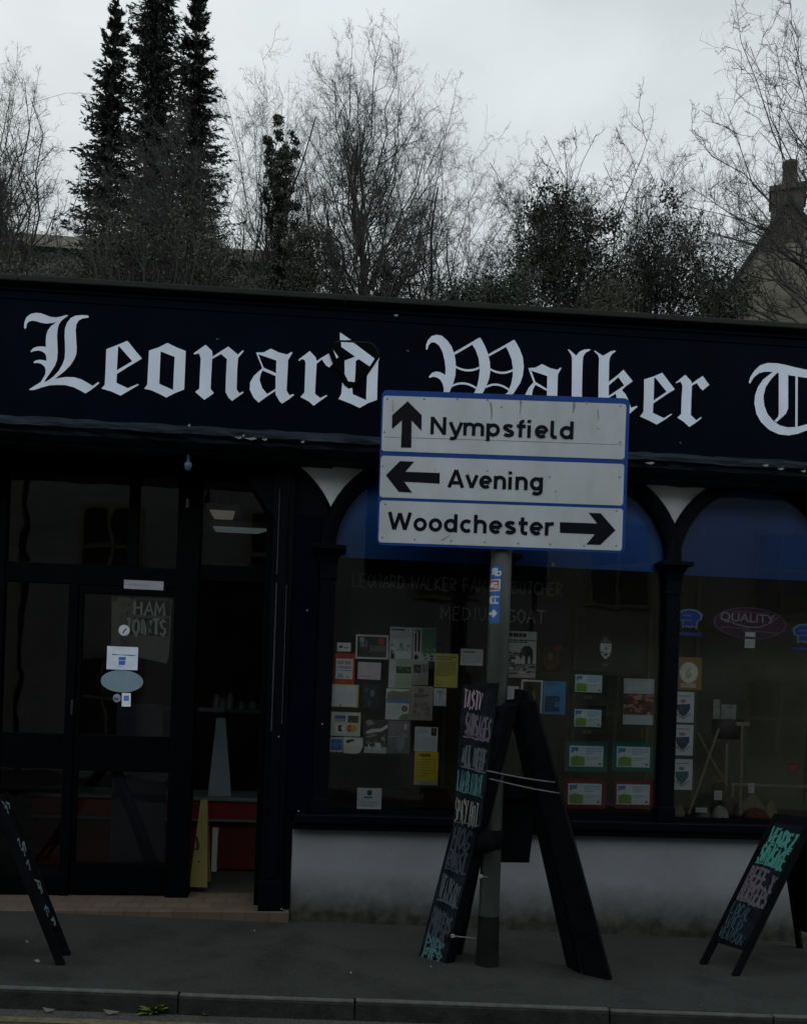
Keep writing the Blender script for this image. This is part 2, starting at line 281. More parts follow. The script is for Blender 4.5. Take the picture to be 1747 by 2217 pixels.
def sign_text(mb, S, txt, x0, x1, base, cap, m, off):
    """road-sign lettering in metres on S; base = baseline v, cap = capital height"""
    tot = sum(TRANSPORT[c][0] for c in txt)-.13; sx = (x1-x0)/tot; x = 0; k = 0
    for c in txt:
        adv, sts = TRANSPORT[c]
        for st in sts: k += 1; mb.ribbon(S, [(x0+(x+a)*sx, base-b*cap) for a, b in st], cap*.2, m, off+.00012*(k % 30))
        x += adv

# ================================================================== THE SETTING
def plane_sheet(name, x0, x1, y0, y1, zf, m, nx=2, ny=2, thick=0):
    b = MB(); vs = [(x0+(x1-x0)*i/nx, y0+(y1-y0)*j/ny, zf(x0+(x1-x0)*i/nx, y0+(y1-y0)*j/ny)) for j in range(ny+1) for i in range(nx+1)]
    b.mesh(vs, [(j*(nx+1)+i, j*(nx+1)+i+1, (j+1)*(nx+1)+i+1, (j+1)*(nx+1)+i) for j in range(ny) for i in range(nx)], m)
    return tag(b.build(name), kind='structure')
KY = -1.565                               # kerb line
KH = .105
plane_sheet('pavement', -30, 30, KY+.028, .02, pave_z, pave_m, 8, 2)
def road_z(x, y): return pave_z(x, KY)-KH-.0+.012*(KY-y if y > -4.2 else KY+4.2-(-4.2-y))
def kerb():
    b = MB(); x = -29.52; km = mat('shaded_kerb_face', (.020, .022, .021), .9, .45, 7., .5, 50., spec=.2); ke = mat('lit_kerb_edge', (.055, .056, .053), .9, .35, 14., .4, 60.)  # pale edge and dark face: light and shade put into the kerb colours
    while x < 29:
        ln = .915*random.choice((1, 1, 1.5)); g = .004; z0 = pave_z(x, KY); z1 = pave_z(x+ln, KY); d = random.uniform(-.004, .004); h = random.uniform(-.003, .003)
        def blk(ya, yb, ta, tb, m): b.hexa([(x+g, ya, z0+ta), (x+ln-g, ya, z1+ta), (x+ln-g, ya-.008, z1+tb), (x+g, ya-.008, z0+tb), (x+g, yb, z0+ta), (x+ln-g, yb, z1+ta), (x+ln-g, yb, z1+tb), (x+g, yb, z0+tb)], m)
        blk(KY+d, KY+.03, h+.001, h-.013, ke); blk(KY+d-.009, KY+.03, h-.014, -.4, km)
        x += ln
    return tag(b.build('kerb', bevel=.008), kind='structure')
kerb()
plane_sheet('road', -30, 30, -6.9, KY+.05, road_z, road_m, 8, 10)
ym = mat('faded_yellow_road_paint', (.075, .065, .032), .9, .4, 25., col2=(.12, .10, .045))
b = MB()
for y0 in (-1.70, -1.87):
    for i in range(30):
        xa, xb = -15+i, -14+i
        b.mesh([(xa, y0-.075, road_z(xa, y0-.075)+.004), (xb, y0-.075, road_z(xb, y0-.075)+.004), (xb, y0, road_z(xb, y0)+.004), (xa, y0, road_z(xa, y0)+.004)], [(0, 1, 2, 3)], ym)
tag(b.build('yellow_line'), kind='structure')
plane_sheet('opposite_pavement', -30, 30, -9.2, -6.9, lambda x, y: pave_z(x, KY)+.0, pave_m, 4, 1)
grass_m = mat('rough_grass', (.045, .055, .025), .95, .5, .8, .5, 6.)
def hill_z(x, y): return -.45 if y < 6.5 else -.45+min(6.2, (y-6.5)*.8)+max(0, y-16)*.012
def hill():
    ys = [-250, -60, -9.3, -4, 0, 3, 6.5, 8.5, 10.5, 12.5, 14.3, 16, 30, 80, 250, 600]; xs = [-500, -100, -30, -15, -7, 0, 7, 15, 30, 100, 500]
    b = MB(); vs = [(x, y, hill_z(x, y)-(1.1 if y < 6 else 0)) for y in ys for x in xs]; n = len(xs)
    b.mesh(vs, [(j*n+i, j*n+i+1, (j+1)*n+i+1, (j+1)*n+i) for j in range(len(ys)-1) for i in range(n-1)], grass_m); return tag(b.build('hillside', smooth=True), kind='structure')
hill()

# ================================================================== THE SHOP
CW = 1.216                                # window bay
XC = [0, CW, 2*CW, 3*CW, 4*CW]            # window columns
ZS, RG, RO = 2.628, .565, .668            # arch springing, glass radius, moulding radius
X0, X1 = -3.9, 4*CW+.35
shop = thing('butcher_shop', (0, 0, 0), 'dark navy shop front with white blackletter name fascia and arched windows', 'shop')
# shell: side walls, back wall, roof, ceiling
b = MB(); wm = mat('shop_wall_render', (.28, .26, .22), .9, .2, 2.)
b.box(X0-.2, X0, -.02, 6.2, -.4, 4.2, wm); b.box(X1, X1+.2, -.02, 6.2, -.4, 4.2, wm); b.box(X0, X1, 6.0, 6.2, -.4, 4.2, wm); b.build('wall', shop)
b = MB(); b.box(X0-.2, X1+.2, -.1, 6.2, 4.2, 4.215, mat('roof_felt', (.03, .03, .03), .95, .3, 4.)); b.build('roof', shop)
b = MB(); b.box(X0, X1, .10, 6.0, 3.32, 3.40, mat('ceiling_paint', (.22, .22, .19), .9, .15, 2.)); b.build('ceiling', shop)
b = MB(); b.box(X0, X1, .44, 6.0, .02, .12, mat('shop_floor_lino', (.05, .045, .04), .7, .3, 3.)); b.build('floor', shop)
part_m = mat('olive_cream_partition', (.115, .122, .09), .9, .3, 1.4)
b = MB(); b.box(-.10, -.04, .10, 5.9, .12, 3.3, part_m); b.box(-.04, X1, 1.0, 1.05, .12, 3.3, part_m)
for x in (.95, 2.0, 2.62, 3.02, 4.0): b.box(x, x+.03, .985, 1.0, .85, 3.3, mat('partition_batten', (.16, .14, .09), .8, .2, 4.))
b.build('interior_partition', shop)
# fascia board with a coping and hollow end
FZ0, FZ1, FY = 3.315, 4.235, -.22
ft = lambda x: FZ1-.052+.0145*(min(x, 3.4)+2.2)*.62+.018
b = MB(); b.hexa([(X0-.2, FY, ft(X0)), (X1+.2, FY, ft(X1)), (X1+.2, FY, FZ0), (X0-.2, FY, FZ0), (X0-.2, -.02, ft(X0)), (X1+.2, -.02, ft(X1)), (X1+.2, -.02, FZ0), (X0-.2, -.02, FZ0)], navy)
for z, d in ((.02, .012), (.075, .006)): b.hexa([(X0-.2, FY-d, ft(X0)-z), (X1+.2, FY-d, ft(X1)-z), (X1+.2, FY-d, ft(X1)-z-.018), (X0-.2, FY-d, ft(X0)-z-.018), (X0-.2, FY-.001, ft(X0)-z), (X1+.2, FY-.001, ft(X1)-z), (X1+.2, FY-.001, ft(X1)-z-.018), (X0-.2, FY-.001, ft(X0)-z-.018)], navy)
fascia = b.build('fascia', shop, bevel=.004)
b = MB(); cop = mat('weathered_coping', (.0022, .0034, .003), .9, .5, 6., .5, 25.)
xx = X0-.25
while xx < X1+.2:
    ln = 2.1; xe_ = min(xx+ln-.004, X1+.25); h_ = .042+random.uniform(-.003, .003); b.hexa([(xx, FY-.06, ft(xx)+h_), (xe_, FY-.06, ft(xe_)+h_), (xe_, FY-.06, ft(xe_)+.001), (xx, FY-.06, ft(xx)+.001), (xx, .05, ft(xx)+h_), (xe_, .05, ft(xe_)+h_), (xe_, .05, ft(xe_)+.001), (xx, .05, ft(xx)+.001)], cop); xx += ln
b.build('coping', shop, bevel=.008)
# moulded cornice under the lettering, in weathered lengths
b = MB(); prof = [(FY-.002, FZ0+.03), (-.25, FZ0+.028), (-.30, FZ0-.005), (-.335, FZ0-.02), (-.34, FZ0-.05), (-.31, FZ0-.065), (-.30, FZ0-.09), (-.25, FZ0-.115), (-.20, FZ0-.12), (-.19, FZ0-.14), (-.02, FZ0-.14), (-.02, FZ0+.03)]
xs = list(np.arange(X0-.2, X1+.25, .09)); corn = mat('weathered_navy_cornice', (.0022, .0042, .010), .7, .6, 7., .9, 22., spec=.1, col2=(.017, .026, .040), stretch=(.6, 1, 3.2))
rings = []
for x in xs:
    j = [(y+random.uniform(-.006, .006), z+random.uniform(-.006, .006)) for y, z in prof]; rings.append([(x, y, z) for y, z in j])
n = len(prof); b.mesh([p for r in rings for p in r], [(i*n+k, i*n+(k+1) % n, (i+1)*n+(k+1) % n, (i+1)*n+k) for i in range(len(xs)-1) for k in range(n)], corn)
cornice = b.build('cornice', shop)
b = MB()       # chips where the paint has flaked off the cornice
for (px, py, wd) in ((838, 667, .03), (505, 926, .05), (530, 928, .09), (560, 930, .035), (515, 922, .02), (955, 953, .035), (1095, 940, .05), (1375, 980, .07), (1620, 985, .05), (1652, 992, .05), (1700, 997, .04), (1010, 930, .03), (400, 900, .02), (640, 935, .03)):
    p = atd(px, py, -.343); S = facing(p[0]-wd/2, p[0]+wd/2, p[2]-.011, p[2]+.011, -.344)
    b.poly(S, [(0, .5), (.2, .15+random.uniform(0, .3)), (.5, .3), (.75, .05), (1, .45), (.8, .75), (.55, .95), (.3, .7)], chip, 0)
b.build('flaked_paint', cornice)

# lettering traced as flat painted letters on the fascia
FS = facing(0, 1, 0, 1, FY-.004)
class Tr:     # photo crop -> fascia plane
    def __init__(s, ox, oy, k): s.o = (ox, oy, k); s.W = s.H = 1
    def pt(s, x, y, o=0): return at(s.o[0]+x*s.o[2], s.o[1]+y*s.o[2], FY-.004-o)
KA = .17564
A_, B_, C_, D_, E_, F_ = Tr(30, 660, KA), Tr(310, 720, KA), Tr(530, 710, KA), Tr(900, 700, KA), Tr(1120, 730, .16393), Tr(1360, 760, .22658)
LET = []
def G(T, outer, *holes): LET.append((T, outer, holes))
def bow(p0, p1, p2, wd):      # thin curved hairline between three points
    P = [((1-t)**2*p0[0]+2*t*(1-t)*p1[0]+t*t*p2[0], (1-t)**2*p0[1]+2*t*(1-t)*p1[1]+t*t*p2[1]) for t in np.linspace(0, 1, 9)]
    return [(x, y-wd/2) for x, y in P]+[(x, y+wd/2) for x, y in P[::-1]]
G(A_, [(125,270),(130,210),(155,150),(205,110),(270,95),(330,100),(390,122),(450,145),(520,152),(580,142),(650,120),(668,132),(620,165),(580,200),(555,240),(540,300),(533,380),(537,480),(540,580),(532,680),(505,750),(460,820),(410,890),(370,955),(430,925),(490,880),(550,815),(600,730),(625,660),(632,580),(630,480),(625,380),(630,290),(655,220),(700,160),(760,130),(840,123),(915,128),(925,150),(900,158),(850,165),(800,190),(770,240),(762,310),(768,420),(775,520),(770,600),(745,670),(700,740),(620,820),(550,875),(505,912),(560,900),(640,888),(740,890),(830,915),(910,960),(970,997),(1040,950),(1055,962),(1000,1010),(940,1055),(880,1090),(830,1060),(740,1015),(640,988),(540,985),(440,990),(330,1020),(260,1045),(195,1050),(190,1038),(250,1000),(330,950),(365,895),(388,850),(392,800),(380,760),(340,725),(290,712),(248,718),(245,700),(270,683),(320,674),(370,680),(402,690),(400,630),(385,600),(350,572),(300,560),(250,567),(212,582),(207,568),(240,530),(290,512),(340,510),(395,515),(393,440),(400,370),(420,310),(455,262),(525,212),(470,222),(400,228),(340,220),(280,200),(220,192),(180,208),(160,235),(152,285),(135,295)])
G(A_, [(1078,1030),(1120,985),(1130,800),(1140,545),(1280,490),(1400,440),(1412,455),(1500,565),(1580,660),(1420,755),(1270,850),(1265,960),(1405,1025),(1530,972),(1540,985),(1430,1050),(1315,1118),(1200,1065)], [(1285,510),(1300,512),(1460,692),(1270,805)])
G(B_, [(72,220),(190,180),(300,125),(410,180),(525,225),(515,470),(505,700),(390,745),(285,800),(200,755),(100,710),(12,690),(50,640),(60,450)], [(215,230),(388,298),(368,705),(198,630)])
G(B_, [(622,255),(640,240),(770,148),(850,225),(855,295),(960,225),(1050,170),(1165,268),(1230,215),(1240,228),(1170,310),(1160,450),(1152,700),(1185,745),(1230,725),(1240,738),(1160,795),(1097,842),(1050,800),(1015,730),(1020,550),(1032,325),(960,262),(850,325),(840,500),(832,695),(872,745),(755,828),(640,730),(692,690),(700,500),(710,320),(690,255),(630,268)])
G(C_, [(138,300),(235,298),(320,253),(420,300),(520,325),(580,293),(588,305),(535,390),(528,520),(515,770),(550,828),(600,812),(608,825),(540,880),(460,930),(430,905),(380,820),(375,775),(270,845),(170,918),(110,860),(60,760),(65,670),(110,590),(215,495)], [(165,322),(390,400),(385,555),(232,488)], [(220,522),(380,592),(378,750),(275,812),(215,740),(182,640),(195,570)])
G(C_, [(660,395),(675,378),(800,283),(875,360),(885,405),(945,365),(1035,310),(1050,345),(1085,440),(1040,485),(1000,460),(950,385),(885,440),(875,620),(865,810),(930,862),(1005,825),(1018,835),(940,890),(848,957),(790,905),(685,850),(735,795),(742,600),(748,430),(735,390),(700,382),(672,405)])
G(C_, [(1200,670),(1230,710),(1280,748),(1325,735),(1330,815),(1495,888),(1505,590),(1580,480),(1660,360),(1645,420),(1635,650),(1630,885),(1520,925),(1415,985),(1300,930),(1155,875),(1190,810),(1195,740)])
G(C_, [(1172,52),(1310,145),(1172,152)])
G(D_, [(125,310),(128,260),(150,205),(195,155),(260,138),(320,150),(390,210),(440,280),(475,370),(490,450),(495,540),(488,640),(465,730),(430,810),(400,900),(360,990),(340,990),(345,800),(330,740),(300,690),(260,665),(215,655),(170,670),(160,658),(200,610),(250,592),(300,598),(365,635),(368,550),(355,450),(330,350),(290,275),(240,235),(195,232),(160,265),(145,318),(132,325)])
G(D_, [(695,258),(785,172),(800,180),(850,270),(890,370),(915,480),(918,590),(905,680),(870,770),(830,850),(740,980),(400,1000),(600,940),(725,850),(760,760),(780,660),(790,560),(775,430),(740,330)])
G(D_, [(470,358),(690,230),(785,172),(700,258),(485,384)]); G(D_, [(890,382),(1110,258),(1210,200),(1115,288),(905,404)])
G(D_, [(1110,285),(1210,200),(1220,205),(1280,310),(1320,420),(1332,530),(1320,640),(1290,730),(1210,855),(1120,960),(820,1000),(1000,930),(1130,855),(1175,750),(1195,650),(1198,550),(1180,440),(1145,350)])
G(D_, bow((490,532),(640,620),(795,540),26)); G(D_, bow((912,560),(1060,650),(1202,572),26)); G(D_, bow((440,775),(590,690),(750,800),26)); G(D_, bow((865,785),(1005,705),(1160,825),26))
G(E_, [(143,405),(235,400),(325,353),(430,405),(530,428),(575,395),(582,408),(535,490),(528,745),(520,930),(600,960),(480,1060),(390,960),(390,745),(395,512),(185,440)])
G(E_, [(143,408),(178,425),(238,590),(215,600)]); G(E_, [(215,600),(240,590),(393,682),(390,708),(235,625)])
G(E_, [(210,598),(238,625),(205,690),(195,745),(200,850),(290,940),(190,1040),(90,900),(80,800),(110,745),(150,665)])
G(E_, [(665,160),(680,158),(735,205),(778,240),(820,190),(880,160),(950,155),(968,165),(900,205),(870,255),(862,320),(855,600),(850,940),(890,1000),(790,1080),(680,1000),(715,940),(720,560),(722,280),(712,235)])
G(E_, [(1010,178),(1025,175),(1085,215),(1130,242),(1180,215),(1230,185),(1290,172),(1300,185),(1250,220),(1220,270),(1212,330),(1208,560),(1205,960),(1240,1000),(1140,1080),(1040,1000),(1068,960),(1072,560),(1078,280),(1065,235)])
G(E_, [(1203,592),(1330,493),(1400,428),(1340,520),(1205,637)]); G(E_, [(1400,425),(1525,580),(1425,652),(1330,522)]); G(E_, [(1525,578),(1430,645),(1380,700),(1205,800),(1205,775),(1415,632)])
G(E_, [(1300,745),(1380,698),(1430,752),(1480,860),(1500,930),(1580,905),(1585,920),(1480,1010),(1400,1060),(1330,900)])
G(F_, [(113,625),(145,580),(150,430),(152,270),(245,240),(325,205),(445,365),(355,420),(240,500),(235,590),(340,640),(412,597),(418,605),(350,655),(272,702),(190,660)], [(248,255),(260,255),(368,388),(243,470)])
G(F_, [(452,300),(465,290),(545,225),(600,285),(608,310),(660,270),(712,237),(775,322),(712,375),(685,350),(655,305),(608,330),(603,470),(598,610),(650,660),(698,628),(700,640),(650,680),(583,725),(530,675),(468,635),(505,600),(510,450),(518,330),(500,290),(460,305)])
G(F_, [(1152,300),(1165,250),(1205,185),(1260,135),(1330,112),(1420,115),(1500,130),(1600,155),(1710,178),(1800,185),(1850,160),(1860,200),(1780,250),(1700,255),(1600,240),(1525,228),(1440,210),(1385,198),(1310,195),(1250,210),(1200,250),(1175,290),(1165,310)])
G(F_, [(1438,195),(1528,205),(1528,545),(1505,600),(1415,680),(1395,665),(1430,630),(1438,600)])
G(F_, [(1385,195),(1430,200),(1370,260),(1315,340),(1292,430),(1300,520),(1330,600),(1390,670),(1450,710),(1520,728),(1610,725),(1700,700),(1800,640),(1850,580),(1850,650),(1780,720),(1700,760),(1620,790),(1530,805),(1440,795),(1350,755),(1270,680),(1225,600),(1205,500),(1212,420),(1240,340),(1290,270)])
G(F_, [(1598,230),(1620,232),(1618,735),(1596,735)])
b = MB()
for i, (T, o, h) in enumerate(LET): b.poly(T, o, lett, .0004*(i % 9), h)
b.build('lettering', fascia)
# the slipped plastic sheet over the damaged letter d, carrying its broken upper half
b = MB(); plate = mat('loose_black_plastic_sheet', (.0008, .0012, .002), .6, .3, 8., spec=.03)
b.poly(C_, [(1180,150),(1100,185),(1050,235),(1035,300),(1050,345),(1090,450),(1190,560),(1210,660),(1240,710),(1350,722),(1370,690),(1500,560),(1600,440),(1650,330),(1630,260),(1590,205),(1530,175),(1340,165)], plate, .009)
b.poly(C_, [(1100,188),(1130,160),(1180,146),(1340,160),(1530,168),(1600,200),(1655,300),(1650,335),(1625,265),(1588,208),(1528,182),(1340,174),(1185,160)], mat('sheet_edge', (.010, .012, .014), .6, .3, 9., spec=.1), .0095)
b.poly(C_, [(1185,170),(1340,180),(1600,375),(1540,472),(1405,382),(1368,405),(1362,560),(1355,665),(1275,655),(1230,565),(1230,400),(1360,352),(1190,232)], lett, .011)
b.poly(C_, [(1088,265),(1155,355),(1130,378)], lett, .011)
tag(b.build('loose_lettering_sheet', fascia), 'slipped black sheet bearing part of the broken letter d')
b = MB()       # bird droppings / flakes on the fascia
for px, py in ((460, 717), (863, 742), (1440, 937)):
    p = atd(px, py, FY-.005); S = facing(p[0]-.012, p[0]+.012, p[2]-.012, p[2]+.012, FY-.006); b.poly(S, [(.1, .5), (.4, .2), (.8, .4), (.9, .7), (.5, .8)], mat('pale_fleck', (.04, .045, .05), .9, .3, 20.), 0)
b.build('fleck', fascia)

# arcade: dark boards with half-round openings, white spandrels, mouldings, columns
def circ(cx, r, a0, a1, n): return [(cx+r*math.cos(math.radians(a0+(a1-a0)*i/n)), ZS+r*math.sin(math.radians(a0+(a1-a0)*i/n))) for i in range(n+1)]
for i in range(4):
    xc = XC[i]+CW/2; xl, xr = XC[i], XC[i+1]
    win = bpy.data.objects.new('arched_window', None); COL.objects.link(win); win.parent = shop; ORG[win.name] = np.zeros(3)
    bd = MB(); bd.prism([(xl, 3.2), (xl, ZS)]+circ(xc, RG, 180, 90, 12)+[(xc, 3.2)], -.005, .045, frame_blk); bd.prism([(xc, 3.2)]+circ(xc, RG, 90, 0, 12)+[(xr, ZS), (xr, 3.2)], -.005, .045, frame_blk)
    bd.build('arch_board', win); bd = MB()
    a = circ(xc, RG, 0, 180, 28); c = circ(xc, RG+.045, 0, 180, 28); d = circ(xc, RO-.012, 0, 180, 28); e = circ(xc, RO, 0, 180, 28); n = len(a); prof = [(a, -.006), (a, -.03), (c, -.042), (d, -.045), (e, -.03), (e, -.004)]
    clipz = lambda p: (p[0], min(p[1], 3.198))
    bd.mesh([(clipz(p)[0], y, clipz(p)[1]) for ring, y in prof for p in ring], [(k*n+j, k*n+j+1, (k+1)*n+j+1, (k+1)*n+j) for k in range(len(prof)-1) for j in range(n-1)], frame_blk)
    bd.build('arch_moulding', win); bd = MB(); bd.box(xl+.03, xr-.03, .0, .045, .80, .825, frame_blk); bd.build('bottom_rail', win)
    g = MB(); g.mesh([(xl+.03, .02, .84), (xr-.03, .02, .84), (xr-.03, .02, ZS)]+[(x, .02, z) for x, z in circ(xc, RG+.01, 0, 180, 24)]+[(xl+.03, .02, ZS)], [tuple(range(29))], glass); g.build('pane', win)
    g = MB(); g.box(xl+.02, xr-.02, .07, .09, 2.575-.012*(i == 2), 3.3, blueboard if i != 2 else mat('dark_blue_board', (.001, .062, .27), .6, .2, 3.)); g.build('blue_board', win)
    for q in g.mats: pass
for i in range(5):
    x = XC[i]
    if i == 0: left = circ(x-CW/2, RO+.001, 62, math.degrees(math.acos((CW/2)/RO)), 12)
    else: left = circ(x-CW/2, RO+.001, 62, math.degrees(math.acos((CW/2)/RO)), 12)
    ac = math.degrees(math.acos((CW/2)/RO)); right = circ(x+CW/2, RO+.001, 180-ac, 180-62, 12)
    pts = [(a, min(z, 3.205)) for a, z in left+right[1:]]; pts = [p for k, p in enumerate(pts) if k == 0 or p != pts[k-1]]
    if i < 4:
        s = MB(); s.prism(pts, -.012, -.005, spand_m); tag(s.build('spandrel', shop))
    cl = MB(); cl.box(x-.052, x+.052, -.055, .05, .80, 2.42, frame_blk); cl.box(x-.062, x+.062, -.065, .05, .80, .90, frame_blk); cl.box(x-.060, x+.060, -.062, .05, 2.405, 2.425, frame_blk)
    rings = [(.054, 2.425), (.056, 2.50), (.066, 2.56), (.088, 2.60), (.092, 2.602)]
    vs = [(x+sx*h, yy, z) for h, z in rings for sx, yy in ((-1, -.057-h+.054), (1, -.057-h+.054), (1, .048), (-1, .048))]
    cl.mesh(vs, [(k*4+j, k*4+(j+1) % 4, (k+1)*4+(j+1) % 4, (k+1)*4+j) for k in range(len(rings)-1) for j in range(4)], frame_blk); cl.box(x-.115, x+.115, -.12, .05, 2.602, 2.632, frame_blk)
    cl.build('column', shop, bevel=.003)
# sill and rendered plinth
b = MB(); b.box(-.17, X1, -.11, .05, .735, .797, frame_blk); b.box(-.19, X1, -.085, .05, .69, .734, frame_blk); b.build('sill', shop, bevel=.008)
b = MB(); b.box(-.185, X1, -.02, .12, -.5, .689, plinth_m); b.build('plinth', shop, bevel=.01)
b = MB(); b.box(-.04, X1, .051, .99, .70, .795, mat('window_bed_board', (.06, .05, .042), .8, .3, 3.)); b.build('window_bed', shop)
for px, py in ((633, 1717), (1440, 1797), (652, 1295)):
    pass
# entrance bay
DY = .35
b = MB()
b.box(-3.9, .0, -.04, .30, 3.17, 3.30, door_blk); b.prism([(-.62, 3.17), (-.30, 3.17), (-.12, 3.05), (0, 2.86), (0, 2.60), (-.20, 2.60), (-.45, 2.9)], -.004, .04, frame_blk)
b.build('door_head', shop)
b = MB(); b.box(-.385, -.245, -.05, .12, .118, 3.17, frame_blk); b.box(-.345, -.285, -.068, -.051, .35, 2.95, frame_blk); b.box(-.245, -.06, -.03, .05, .80, 2.84, navy); b.prism([(-.245, 2.842), (-.03, 2.842), (-.03, 2.94), (-.06, 3.0), (-.12, 3.08), (-.18, 3.135), (-.245, 3.17)], -.0118, .03, frame_blk)
b.box(-.40, -.23, -.065, .12, .119, .33, frame_blk); b.box(-.245, -.19, -.012, .1, .12, .80, frame_blk); b.build('pilaster', shop, bevel=.004)
b = MB()
for (x, z0, z1, wdt) in ((-.349, 1.35, 2.36, .008), (-.281, 1.40, 2.35, .005), (-.349, 2.42, 3.0, .006)):
    b.box(x-wdt/2, x+wdt/2, -.0705, -.069, z0, z1, mat('worn_paint_edge', (.020, .021, .023), .7, .5, 30., stretch=(1, 1, .2)))
for (px, py) in ((650, 1292), (632, 1716), (682, 1533), (590, 1560), (588, 1937), (602, 1935), (596, 1925)):
    p = atd(px, py, -.071); S = facing(p[0]-.009, p[0]+.009, p[2]-.008, p[2]+.008, -.112 if py == 1716 else -.0715); b.poly(S, [(.1, .6), (.3, .2), (.7, .1), (.9, .5), (.6, .9)], chip, 0)
b.build('paint_chips', shop)
b = MB(); b.box(-.44, -.386, .10, .34, .12, 3.17, door_blk); b.box(-3.9, -2.36, .30, .42, .12, 3.17, door_blk)
b.box(-2.36, -2.27, DY-.03, DY+.05, .12, 3.17, door_blk)                              # left post
b.box(-1.08, -.92, DY-.06, DY+.06, .12, 3.17, door_blk); b.box(-.41, -.30, DY-.03, DY+.05, .12, 3.17, door_blk)     # pillars
b.box(-2.27, -1.08, DY-.02, DY+.045, 2.335, 2.475, door_blk); b.box(-.92, -.41, DY-.02, DY+.045, 2.40, 2.515, door_blk)  # transom rails
b.box(-1.43, -1.36, DY-.02, DY+.045, 2.475, 3.14, door_blk)
b.box(-2.27, -1.08, DY-.02, DY+.045, 3.13, 3.17, door_blk); b.box(-.92, -.41, DY-.02, DY+.045, 3.13, 3.17, door_blk)
b.box(-1.825, -1.76, DY-.03, DY+.045, .12, 2.335, door_blk)                            # door post
b.build('door_frame', shop, bevel=.004)
def pane(x0, x1, z0, z1, y, parent, name='pane', m=glass): q = MB(); q.mesh([(x0, y, z0), (x1, y, z0), (x1, y, z1), (x0, y, z1)], [(0, 1, 2, 3)], m); return q.build(name, parent)
fan = bpy.data.objects.new('transom_window', None); COL.objects.link(fan); fan.parent = shop; ORG[fan.name] = np.zeros(3)
pane(-2.27, -1.43, 2.475, 3.14, DY+.01, fan); pane(-1.36, -1.08, 2.475, 3.14, DY+.012, fan); pane(-.92, -.41, 2.515, 3.14, DY+.011, fan)
sl = bpy.data.objects.new('sidelight', None); COL.objects.link(sl); sl.parent = shop; ORG[sl.name] = np.zeros(3)
for za_, zb_ in ((1.02, 1.27), (.12, .27)): q = MB(); q.box(-2.27, -1.825, DY-.015, DY+.03, za_, zb_, door_blk); q.build('rail', sl, bevel=.003)
pane(-2.27, -1.825, 1.27, 2.335, DY+.005, sl); pane(-2.27, -1.825, .27, 1.02, DY+.005, sl)
door = bpy.data.objects.new('door', None); COL.objects.link(door); door.parent = shop; ORG[door.name] = np.zeros(3)
q = MB(); q.box(-1.755, -1.725, DY-.02, DY+.025, .14, 2.33, door_blk); q.box(-1.09, -1.083, DY-.02, DY+.025, .14, 2.33, door_blk)
for z0, z1 in ((.14, .36), (1.015, 1.27), (2.275, 2.33)): q.box(-1.725, -1.09, DY-.021, DY+.026, z0, z1, door_blk)
q.build('leaf', door, bevel=.003)
pane(-1.725, -1.09, 1.27, 2.275, DY+.003, door); pane(-1.725, -1.09, .36, 1.015, DY+.003, door)
q = MB(); p = atd(139, 1482, DY-.05); q.tube([(p[0]+.05, DY-.02, p[2]), (p[0]+.05, DY-.07, p[2]), (p[0]+.05, DY-.075, p[2]-.10), (p[0]+.05, DY-.02, p[2]-.10)], .008, mat('dull_door_handle', (.03, .03, .03), .4, .2, 9., metal=.8)); q.build('handle', door)
b = MB(); ts = [(-3.9, -.05), (-.215, -.05), (-.215, .44), (-3.9, .44)]
tz = lambda x, y: .127+.008*(x+.2)+.03*(y)
b.hexa([(-3.9, -.085, tz(-3.9, -.085)), (-.188, -.085, tz(-.2, -.085)), (-.188, -.085, -.1), (-3.9, -.085, -.1), (-3.9, .46, tz(-3.9, .45)), (-.188, .46, tz(-.2, .45)), (-.188, .46, -.1), (-3.9, .46, -.1)], tile_m); b.build('tiled_threshold', shop, bevel=.004)
p = atd(392, 970, -.30)      # small alarm lamp under the cornice
q = MB(); q.lathe((p[0], -.16, p[2]-.03), [(.001, -.02), (.018, -.012), (.026, .01), (.026, .03), (.012, .045), (.012, .09)], mat('blue_grey_lens', (.10, .12, .20), .2, .4, 30.), 14)
q.build('alarm_lamp', shop, smooth=True)
p = atd(397, 1065, DY-.062); q = MB(); q.box(p[0]-.008, p[0]+.008, DY-.07, DY-.0605, p[2]-.03, p[2]+.03, chip); q.build('door_contact', shop)

# ================================================================== ACROSS THE STREET (seen in the glass)
def street_house(x0, x1, ytop, m, label, nwin):
    t = thing('terraced_house', ((x0+x1)/2, -9.2, 0), label, 'house', 'houses across the street'); b = MB(); b.box(x0, x1, -15, -9.2, -.6, ytop, m); b.build('wall', t)
    b = MB(); rm = mat('stone_slates', (.06, .055, .05), .9, .3, 4., .5, 14.)
    b.mesh([(x0, -9.0, ytop), (x1, -9.0, ytop), (x1, -12.1, ytop+2.4), (x0, -12.1, ytop+2.4), (x0, -15.1, ytop), (x1, -15.1, ytop)], [(0, 1, 2, 3), (3, 2, 5, 4), (0, 3, 4), (1, 5, 2)], rm); b.build('roof', t)
    fm = mat('cream_window_frame', (.16, .14, .10), .8, .2, 5.); dk = mat('dark_room_glass', (.01, .011, .012), .1, .3, 3.)
    for r, z in enumerate((.75, 3.3)):
        for i in range(nwin):
            x = x0+(x1-x0)*(i+.5)/nwin
            b = MB(); b.box(x-.55, x+.55, -9.2, -9.15, z, z+1.45, fm); f = b.build('window', t); b = MB()
            for a in (-.48, .03): b.box(x+a, x+a+.45, -9.149, -9.14, z+.07, z+.68, dk); b.box(x+a, x+a+.45, -9.149, -9.14, z+.75, z+1.38, dk)
            b.build('pane', f)
street_house(-16, -5.2, 5.6, rubble, 'cream rubble stone terrace with stone slate roof opposite the shop door', 4)
